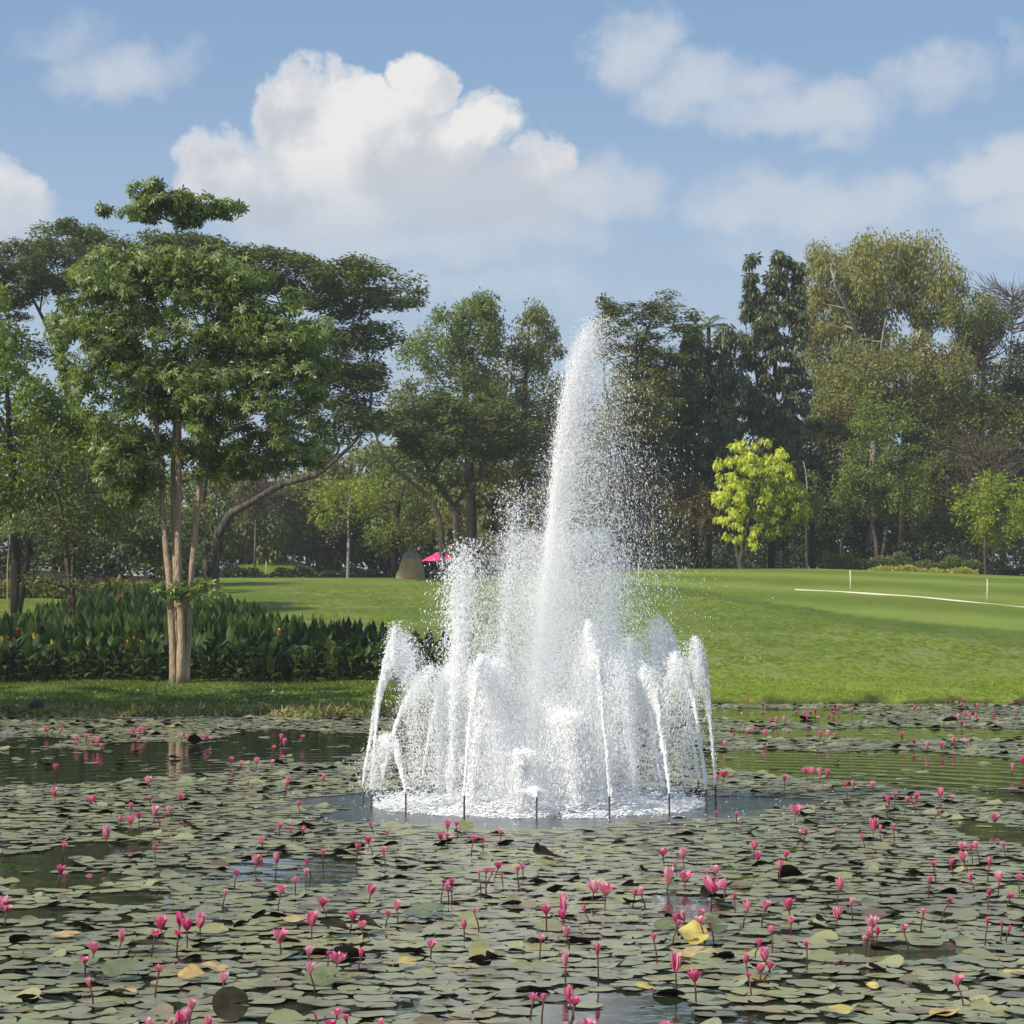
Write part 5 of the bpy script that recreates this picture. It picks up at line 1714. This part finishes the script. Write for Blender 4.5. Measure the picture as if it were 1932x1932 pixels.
RR = [(20,548,18),(40,535,22),(307,612,36),(351,622,38),(128,698,28),(193,685,38),(188,715,28),(204,778,26),(272,698,16),(108,802,18),(200,890,26),(320,848,22),(460,635,20),(482,628,22),(530,798,20),(566,483,24),(640,490,28),(587,578,32),(650,572,32),(612,525,12),(735,558,16),(763,548,24),(754,608,40),(797,615,20),(833,647,18),(880,688,22),(612,728,22),(640,718,24),(620,745,18),(707,703,30),(705,733,24),(740,745,18),(910,458,22),(922,498,22),(1026,490,20),(1004,533,26),(948,682,28),(1035,677,32),(1044,737,24),(971,773,22),(925,820,22),(875,880,26),(945,865,38),(930,910,38),(965,905,20),(884,937,22),(1103,826,20),(612,900,36),(683,943,34),(80,1017,34),(118,1022,20),(213,1018,32),(235,1035,30),(277,1130,40),(570,1130,30),(1230,605,32),(1219,710,30),(1270,665,20),(1345,750,38),(1340,780,26),(1368,778,22),(1317,805,18),(1466,765,22),(1665,960,32),(1542,697,24),(1641,657,22),(1566,585,18),(1580,522,22),(1645,525,16),(1689,498,28),(1686,460,22),(1720,465,20),(1738,455,20),(1718,575,22),(1790,517,24),(1825,575,28),(1900,572,28),(1868,640,24),(1790,635,18),(1845,455,18),(1358,385,26),(1380,395,12),(1430,395,14),(1315,428,12),(1080,405,12),(1103,405,16),(1065,327,22),(1215,405,12),(767,338,12),(842,345,12),(1810,355,26),(1415,293,18),(1440,268,14),(1482,288,18),(1518,275,20),(1508,300,12),(1608,260,30),(1653,275,20),(1598,333,12),(1105,182,20),(1130,180,28),(1160,188,18),(1185,187,20),(1023,208,16),(1253,232,14),(1280,233,14),(1354,230,18),(797,190,26),(768,205,10),(722,172,14),(1918,140,24),(1880,168,14),(1466,52,16),(1560,82,18),(1614,82,16),(1655,68,18),(1710,68,18),(1515,70,14),(1160,45,14),(1185,42,14),(1213,45,12),(883,35,12),(913,22,12),(953,40,20),(835,45,10),(800,80,12),(1045,35,10),(1860,770,12),(1835,750,12),(1780,742,14)]
FR_ = [(775,718,18),(920,755,20),(960,760,22),(985,752,22),(1005,750,18),(970,775,16),(1020,778,14),(1080,738,18),(1105,735,20),(1090,755,14),(1167,745,18),(1065,775,14),(805,792,16),(835,788,14),(870,785,16),(1660,697,24),(1630,712,18),(1650,718,20),(1720,725,16),(1440,738,14),(1665,762,18),(1685,770,16),(1635,775,14),(1605,768,12),(1650,800,18),(1715,770,16),(1793,765,18),(1885,762,12),(705,697,12),(1870,712,14),(785,845,18),(703,838,12)]
FL = [(x * .5, 1363 + y * .5, w * .5) for x, y, w in LL] + [(966 + x * .5, 1363 + y * .5, w * .5) for x, y, w in RR] + [(1107.4 + x * .4268, 1022.2 + y * .4268, w * .4268) for x, y, w in FR_]
# where each one is, in words: (test, phrase)
def where(px, py):
    if py < 1385:
        if px < 340: return 'on the far left water below the canna bed'
        if px < 700: return 'below the bank right of the pale stems'
        if px < 1600: return 'near the far right shore beside the fountain'
        return 'near the far right shore below the path kerb'
    if py < 1425:
        if px < 200: return 'in the far left group below the bank'
        if px < 350: return 'before the reflection of the pale stems'
        if px < 700: return 'on the far water left of the fountain'
        if px < 1600: return 'on the green reflection right of the fountain'
        return 'on the green reflection near the right edge'
    if py < 1500:
        if px < 350: return 'on the dark open water at left'
        if px < 680: return 'left of the fountain on the dark water'
        if px < 1420: return 'close beside the fountain jets'
        if px < 1660: return 'in the group right of the fountain'
        return 'on the rippled green water at the right edge'
    if py < 1580:
        if px < 225: return 'on the left pads beyond the sky reflection'
        if px < 400: return 'in the cluster left of the fountain'
        if px < 720: return 'on the pads just left of the fountain foam'
        if px < 1000: return 'directly in front of the fountain'
        if px < 1560: return 'just right of the fountain foam'
        if px < 1750: return 'in the right cluster beyond the middle pads'
        return 'at the right edge beyond the middle pads'
    if py < 1660:
        if px < 250: return 'by the sky reflection at left'
        if px < 560: return 'on the sky patch left of middle'
        if px < 760: return 'left below the fountain'
        if px < 1000: return 'in the row below the fountain'
        if px < 1340: return 'among tall stems below the fountain right side'
        if px < 1560: return 'around the crumpled dark pad at right middle'
        if px < 1850: return 'in the dense right hand cluster'
        return 'at the right edge by the dense cluster'
    if py < 1745:
        if px < 300: return 'at the left edge of the front pads'
        if px < 420: return 'in the big bright front left cluster'
        if px < 640: return 'between the two front left clusters'
        if px < 780: return 'in the bright front group left of middle'
        if px < 990: return 'left of the paired tall lilies'
        if px < 1140: return 'by the paired tall lilies in the middle'
        if px < 1260: return 'left above the yellow crumpled pad'
        if px < 1360: return 'right above the yellow crumpled pad'
        if px < 1540: return 'right of the large rolled dark pad'
        if px < 1720: return 'in the front right group'
        return 'on the pads near the right edge'
    if py < 1850:
        if px < 340: return 'below the big front left cluster'
        if px < 620: return 'above the dark curled pad at left middle'
        if px < 900: return 'near the light green raised pad'
        if px < 1240: return 'left of the yellow crumpled pad'
        if px < 1400: return 'just below the yellow crumpled pad'
        if px < 1560: return 'in the front cluster right of the yellow pad'
        return 'in the front right corner pads'
    if px < 300: return 'near the lower left corner'
    if px < 480: return 'by the upright dark leaf at the bottom'
    if px < 800: return 'at the bottom edge left of middle'
    if px < 1200: return 'at the bottom middle edge'
    return 'at the bottom right'


ORD = ['leftmost'] + [w + ' from left' for w in ('second', 'third', 'fourth', 'fifth', 'sixth', 'seventh', 'eighth', 'ninth', 'tenth', 'eleventh', 'twelfth', 'thirteenth', 'fourteenth', 'fifteenth', 'sixteenth', 'seventeenth', 'eighteenth', 'nineteenth', 'twentieth')]
byz = {}
for i, (px, py, w) in enumerate(FL):
    byz.setdefault(where(px, py), []).append(i)
rank = {}
for z, ids in byz.items():
    for k, i in enumerate(sorted(ids, key=lambda q: FL[q][0])):
        rank[i] = (ORD[min(k, 19)], len(ids))
for i, (px, py, w) in enumerate(FL):
    hz = (.10 + .075 * RNG.random()) if py > 1420 else .12
    if w * 2 < 14:
        hz = .08 + .06 * RNG.random()
    for _ in range(2):
        Y = F * (CAMZ - hz) / (py - HZ)
    x = (px - 966) / F * Y
    size = w / F * Y * 1.55
    if w < 8.5:
        kd = 'closed' if RNG.random() < .45 else 'half open'
    else:
        kd = 'half open' if RNG.random() < .7 else ('wide open' if RNG.random() < .6 else 'closed')
    shade = 'pink' if RNG.random() < .55 else ('deep pink' if RNG.random() < .5 else 'pale pink')
    if kd == 'closed':
        size *= 1.15
    if kd == 'wide open':
        size *= .82
    size = min(size, .115)
    o_, n_ = rank[i]
    z = where(px, py)
    label = '%s %s lily %s%s' % (kd, shade, z, '' if n_ == 1 else ', ' + o_)
    while len(label.split()) > 16:
        label = label.replace(' the ', ' ', 1)
    t = thing('water_lily', label, 'water lily', (x, Y, 0), RNG.random() * 6.28, 'pink water lilies on the pond')
    lean = np.array((RNG.normal() * .03, RNG.normal() * .03))
    bz = hz - size * .4
    link('stem', MB().tube([(-lean[0], -lean[1], -.12), (-lean[0] * .5, -lean[1] * .5, bz * .5), (0, 0, bz + size * .05)], [.0050, .0048, .0055], 6).mesh('stem', M['stem'], True), t)
    tl = (RNG.normal() * .16, RNG.normal() * .16)
    if w >= 10.5:
        for ms, n, ph in PET[kd, shade]:
            for k in range(n):
                p = link('petal', ms, t, (0, 0, bz))
                s = size * (.92 + .16 * RNG.random())
                p.scale = (s, s, s)
                p.rotation_euler = (tl[0] + RNG.normal() * .06, tl[1] + RNG.normal() * .06, 2 * math.pi * k / n + ph + RNG.normal() * .12)
        if kd == 'wide open':
            p = link('stamens', STAMEN, t, (0, 0, bz))
            p['kind'] = STAMEN_KIND
            p.scale = (size, size, size)
            p.rotation_euler = (tl[0], tl[1], 0)
    else:
        p = link('blossom', BLO[kd, shade], t, (0, 0, bz))
        p.scale = (size, size, size)
        p.rotation_euler = (tl[0], tl[1], RNG.random() * 6)

# ------------------------------------------------------------------ the fountain
def spray_nodes():
    ng = bpy.data.node_groups.new('spray_points', 'GeometryNodeTree')
    ng.interface.new_socket('Geometry', in_out='INPUT', socket_type='NodeSocketGeometry')
    ng.interface.new_socket('Geometry', in_out='OUTPUT', socket_type='NodeSocketGeometry')
    i, o = ng.nodes.new('NodeGroupInput'), ng.nodes.new('NodeGroupOutput')
    mp = ng.nodes.new('GeometryNodeMeshToPoints')
    ra = ng.nodes.new('GeometryNodeInputNamedAttribute'); ra.data_type = 'FLOAT'; ra.inputs['Name'].default_value = 'size'
    sm_ = ng.nodes.new('GeometryNodeSetMaterial'); sm_.inputs['Material'].default_value = M['spray']
    L = ng.links.new
    L(i.outputs[0], mp.inputs['Mesh']); L(ra.outputs['Attribute'], mp.inputs['Radius'])
    L(mp.outputs[0], sm_.inputs['Geometry']); L(sm_.outputs[0], o.inputs[0])
    return ng


SPRAY = spray_nodes()


def drops_mesh(name, P, Vel, r, stretch):
    """every drop is a short streak of two to four beads along its flight"""
    d = unit(Vel + RNG.normal(size=P.shape) * .25 * np.linalg.norm(Vel, axis=1, keepdims=True))
    big = r > .0042
    PP, RR = [P], [r]
    for k in (1, 2, 3):
        sel = big & (RNG.random(len(P)) < (1.0, .8, .5)[k - 1])
        PP.append(P[sel] + d[sel] * (r[sel] * 1.5 * k)[:, None]); RR.append(r[sel] * (1 - .17 * k))
    P = np.concatenate(PP); r = np.concatenate(RR)
    me = bpy.data.meshes.new(name)
    me.vertices.add(len(P)); me.vertices.foreach_set('co', np.ascontiguousarray(P, np.float32).ravel())
    a = me.attributes.new('size', 'FLOAT', 'POINT'); a.data.foreach_set('value', np.ascontiguousarray(r, np.float32))
    me.materials.append(M['spray'])
    return me


G = 9.81
FROOT = np.array((FX, FY, 0.0))
ft = thing('fountain', 'white water fountain of many jets with a tall leaning plume in the pond', 'fountain', FROOT)


def jet(base, apex, n, up=.65, r=(.004, .012), s0=.008, s1=.10, vj=.05, wind=.06, stretch=2.2, tail=1.0, power=1.0, mist=.0, wig=.03, froth=.35, spike=.07):
    """drops thrown from base to apex and falling on beyond it"""
    base, apex = np.asarray(base, float), np.asarray(apex, float)
    H = apex[2] - base[2]
    tu = math.sqrt(2 * H / G)
    hv = (apex - base)[:2] / tu
    sh = RNG.integers(0, 7, n)
    sp = (1 - np.abs(RNG.normal(size=n)) * vj) * (1 - spike * RNG.random(7))[sh]
    sof = RNG.normal(size=(7, 2)) * .8
    tun = tu * sp
    isup = RNG.random(n) < up
    t = np.where(isup, tun * RNG.random(n) ** power, tun * (1 + tail * RNG.random(n) ** 1.0))
    nk = 70
    tk = RNG.random(nk) * (1 + tail) * tu
    ck = RNG.integers(0, nk, n)
    cl_ = (RNG.random(n) < froth) & (tk[ck] < tun * (1 + tail))
    t = np.where(cl_, np.abs(tk[ck] + RNG.normal(size=n) * .012), t)
    q = t / tu
    sg = s0 + s1 * np.maximum(q - .05, 0) ** 1.6
    lat = RNG.normal(size=(n, 2)) * sg[:, None]
    ph = RNG.random(2) * 6
    wob = wig * np.stack([np.sin(q * 9 + ph[0]) * q, np.sin(q * 11 + ph[1]) * q], 1)
    # clumping: the stream breaks into strands
    st = RNG.integers(0, 9, n)
    so = RNG.normal(size=(9, 2)) * .7
    lat = lat * .65 + so[st] * (sg * .9)[:, None]
    lat = lat * .6 + sof[sh] * (sg * .9)[:, None]
    kd = RNG.normal(size=(nk, 2)) * .8
    lat = lat + np.where(cl_, 1.0, 0.0)[:, None] * kd[ck] * (sg * 1.1 + .006)[:, None]
    XY = base[:2] + hv * t[:, None] * sp[:, None] + lat + wob
    XY[:, 0] += wind * t * t
    Z = base[2] + G * tun * t - .5 * G * t * t + RNG.normal(size=n) * .02
    vz = G * tun - G * t
    Vel = np.stack([np.full(n, hv[0]) + 2 * wind * t, np.full(n, hv[1]), vz], 1) + .25
    rr = r[0] + (r[1] - r[0]) * RNG.random(n) ** 2.2
    ok = Z > .0
    return np.stack([XY[:, 0], XY[:, 1], Z], 1)[ok], Vel[ok], rr[ok], stretch * (.6 + .8 * RNG.random(n))[ok]


def jet_part(parts, name='water_jet', label=None):
    P = np.concatenate([p[0] for p in parts]); Vl = np.concatenate([p[1] for p in parts])
    r = np.concatenate([p[2] for p in parts]); s = np.concatenate([p[3] for p in parts])
    o = link(name, drops_mesh(name, P - FROOT, Vl, r, s), ft)
    o.modifiers.new('drops', 'NODES').node_group = SPRAY
    o['kind'] = 'stuff'
    if label:
        o['label'] = label
    return o


def apx(px, py, y):
    return at(px, py, y)


noz = MB().tube([(0, 0, -.4), (0, 0, .24)], [.013, .010], 8).mesh('nozzle', M['iron'])
# ring of sixteen nozzles; apex pixel of the jet each throws
APEX = {0: (1005, 1490), 1: (1108, 1168), 2: (1206, 1240), 3: (1272, 1215), 4: (1310, 1200), 5: (1236, 1146), 6: (1180, 1190), 7: (1110, 1240), 8: (1020, 1200), 9: (930, 1240), 10: (870, 1220),
        11: (821, 1247), 12: (765, 1195), 13: (752, 1162), 14: (728, 1384), 15: (912, 1232)}
for k in range(16):
    th = math.radians(22.5 * k - 1.4)
    bx0, by0 = FX + FR * math.sin(th), FY - FR * math.cos(th)
    link('nozzle', noz, ft, (bx0 - FX, by0 - FY, 0))
    ax, ay = APEX[k]
    # jets lean towards the middle of the ring
    A = apx(ax, ay, by0 + .35 * math.cos(th))
    n = 3200 + int(3200 * A[2])
    if k == 0:
        n = 3000
    jet_part([jet((bx0, by0, .25), A, int(n * .7), .45, (.0015, .0055), .006, .050 if k != 15 else .07, .05, .03),
              jet((bx0, by0, .25), A, int(n * 1.1), .97, (.0018, .0058), .003, .024, .03, .03, 3.5, 1.0, 1.0, 0, .03, .85, .12)])

IN = [  # inner jets: base px, apex px, depth offset, count, spread, thickness
    ((850, 1512), (874, 985), -.5, 10500, .22, 1), ((1150, 1512), (1138, 1000), .3, 7500, .17, 1), ((935, 1505), (966, 890), .9, 7500, .19, 0),
    ((885, 1525), (926, 1226), -1.2, 5200, .10, 2), ((1084, 1527), (1060, 1332), -1.35, 4200, .10, 2), ((984, 1530), (985, 1408), -1.5, 2600, .07, 2),
    ((1203, 1520), (1172, 1212), -.7, 3600, .10, 1), ((1135, 1510), (1115, 1165), .0, 3600, .12, 1), ((920, 1510), (940, 1170), .6, 3600, .2, 0), ((1080, 1505), (1085, 1180), 1.1, 3600, .2, 0),
    ((1040, 1525), (1042, 1300), -.9, 2600, .14, 1), ((830, 1510), (836, 1250), -.2, 2400, .09, 1), ((1250, 1512), (1240, 1150), .5, 3600, .15, 0)]
for b_, a_, dy, n, sp_, th_ in IN:
    y = FY + dy
    B = at(b_[0], b_[1], y); B[2] = .08
    A = at(a_[0], a_[1], y)
    rr = {0: (.0014, .0055), 1: (.0016, .0065), 2: (.002, .008)}[th_]
    jet_part([jet(B, A, int(n * (2.4 if th_ < 2 else 3.0)), .58, rr, .03, sp_ * (.70 if n > 6000 else .6), .13 if th_ < 2 else .06, .03, 2.6, .95)])

# the tall central plume, blown to the right
B = np.array((at(1005, 1518, FY)[0], FY, .1))
A = at(1104, 588, FY)
pl = [jet(B, A, 80000, .86, (.0013, .0052), .05, .115, .15, .10, 2.0, .75, 1.2, 0, .03, .1, .02),
      jet(B, A, 55000, .99, (.0015, .0055), .03, .075, .11, .10, 2.6, .5, 1.2, 0, .03, .1, .02),
      jet(B + (.05, 0, 0), A + (.02, 0, -.2), 60000, .10, (.0012, .0048), .08, .12, .24, .07, 1.7, .95),
      jet(B + (-.02, 0, 0), A + (-.20, 0, -1.5), 52000, .45, (.0012, .0046), .10, .25, .22, .10, 1.8, .95, 1.1),
      jet(B + (-.05, 0, 0), A + (-.36, 0, -2.6), 70000, .42, (.0012, .0044), .14, .32, .25, .08, 1.8, .95)]
jet_part(pl, 'plume', 'tall central plume blown to the right')
# fine spray hanging in the middle
n = 170000
q = RNG.random(n)
Pm = np.stack([FX - .05 + .15 * q + RNG.normal(size=n) * (.72 - .40 * q), FY + RNG.normal(size=n) * .7, .02 + 3.1 * q ** 1.3], 1)
jet_part([(Pm, np.tile((0.1, 0, -3.0), (n, 1)), .0011 + .0022 * RNG.random(n), np.full(n, 1.6))], 'spray', 'fine spray between the jets')
# foam where the water comes down
n = 26000
rad = FR * np.sqrt(RNG.random(n)) * .94
an = RNG.random(n) * 6.283
Pf = np.stack([FX + rad * np.cos(an), FY + rad * np.sin(an), np.abs(RNG.normal(size=n)) * .03 * (1 + 3.0 * (RNG.random(n) < .2))], 1)
cl = np.sin(Pf[:, 0] * 7 + np.sin(Pf[:, 1] * 5)) * np.sin(Pf[:, 1] * 6 + 1) + .7 * RNG.normal(size=n)
Pf = Pf[cl > -.1]
jet_part([(Pf, np.tile((1.0, 0.2, .15), (len(Pf), 1)), .003 + .009 * RNG.random(len(Pf)) ** 2, np.full(len(Pf), 1.8))], 'foam', 'white foam on the water inside the ring')
# splashes beyond the ring, blown right
n = 700
Ps = np.stack([FX + .6 + RNG.normal(size=n) * 1.9, FY - .6 + RNG.normal(size=n) * 1.5, np.abs(RNG.normal(size=n)) * .02], 1)
jet_part([(Ps, np.tile((1.0, 0.2, .2), (n, 1)), .002 + .004 * RNG.random(n) ** 2, np.full(n, 1.6))], 'splash', 'scattered drops round the ring')

# ------------------------------------------------------------------ the air
HAZE = 0.00045
m, N, out = mat('haze')
v = N.n('ShaderNodeVolumePrincipled')
v.inputs['Color'].default_value = rgb(.86, .88, .88)
v.inputs['Density'].default_value = HAZE
v.inputs['Anisotropy'].default_value = 0.2
N.t.links.new(v.outputs[0], out.inputs['Volume'])
hz_ = MB().box((0, 1600, 18), (5600, 4200, 44))
o = link('haze', hz_.mesh('haze', m))
o['kind'] = 'stuff'
tag(o, 'thin pale daylight haze in the air over the whole park', 'haze')
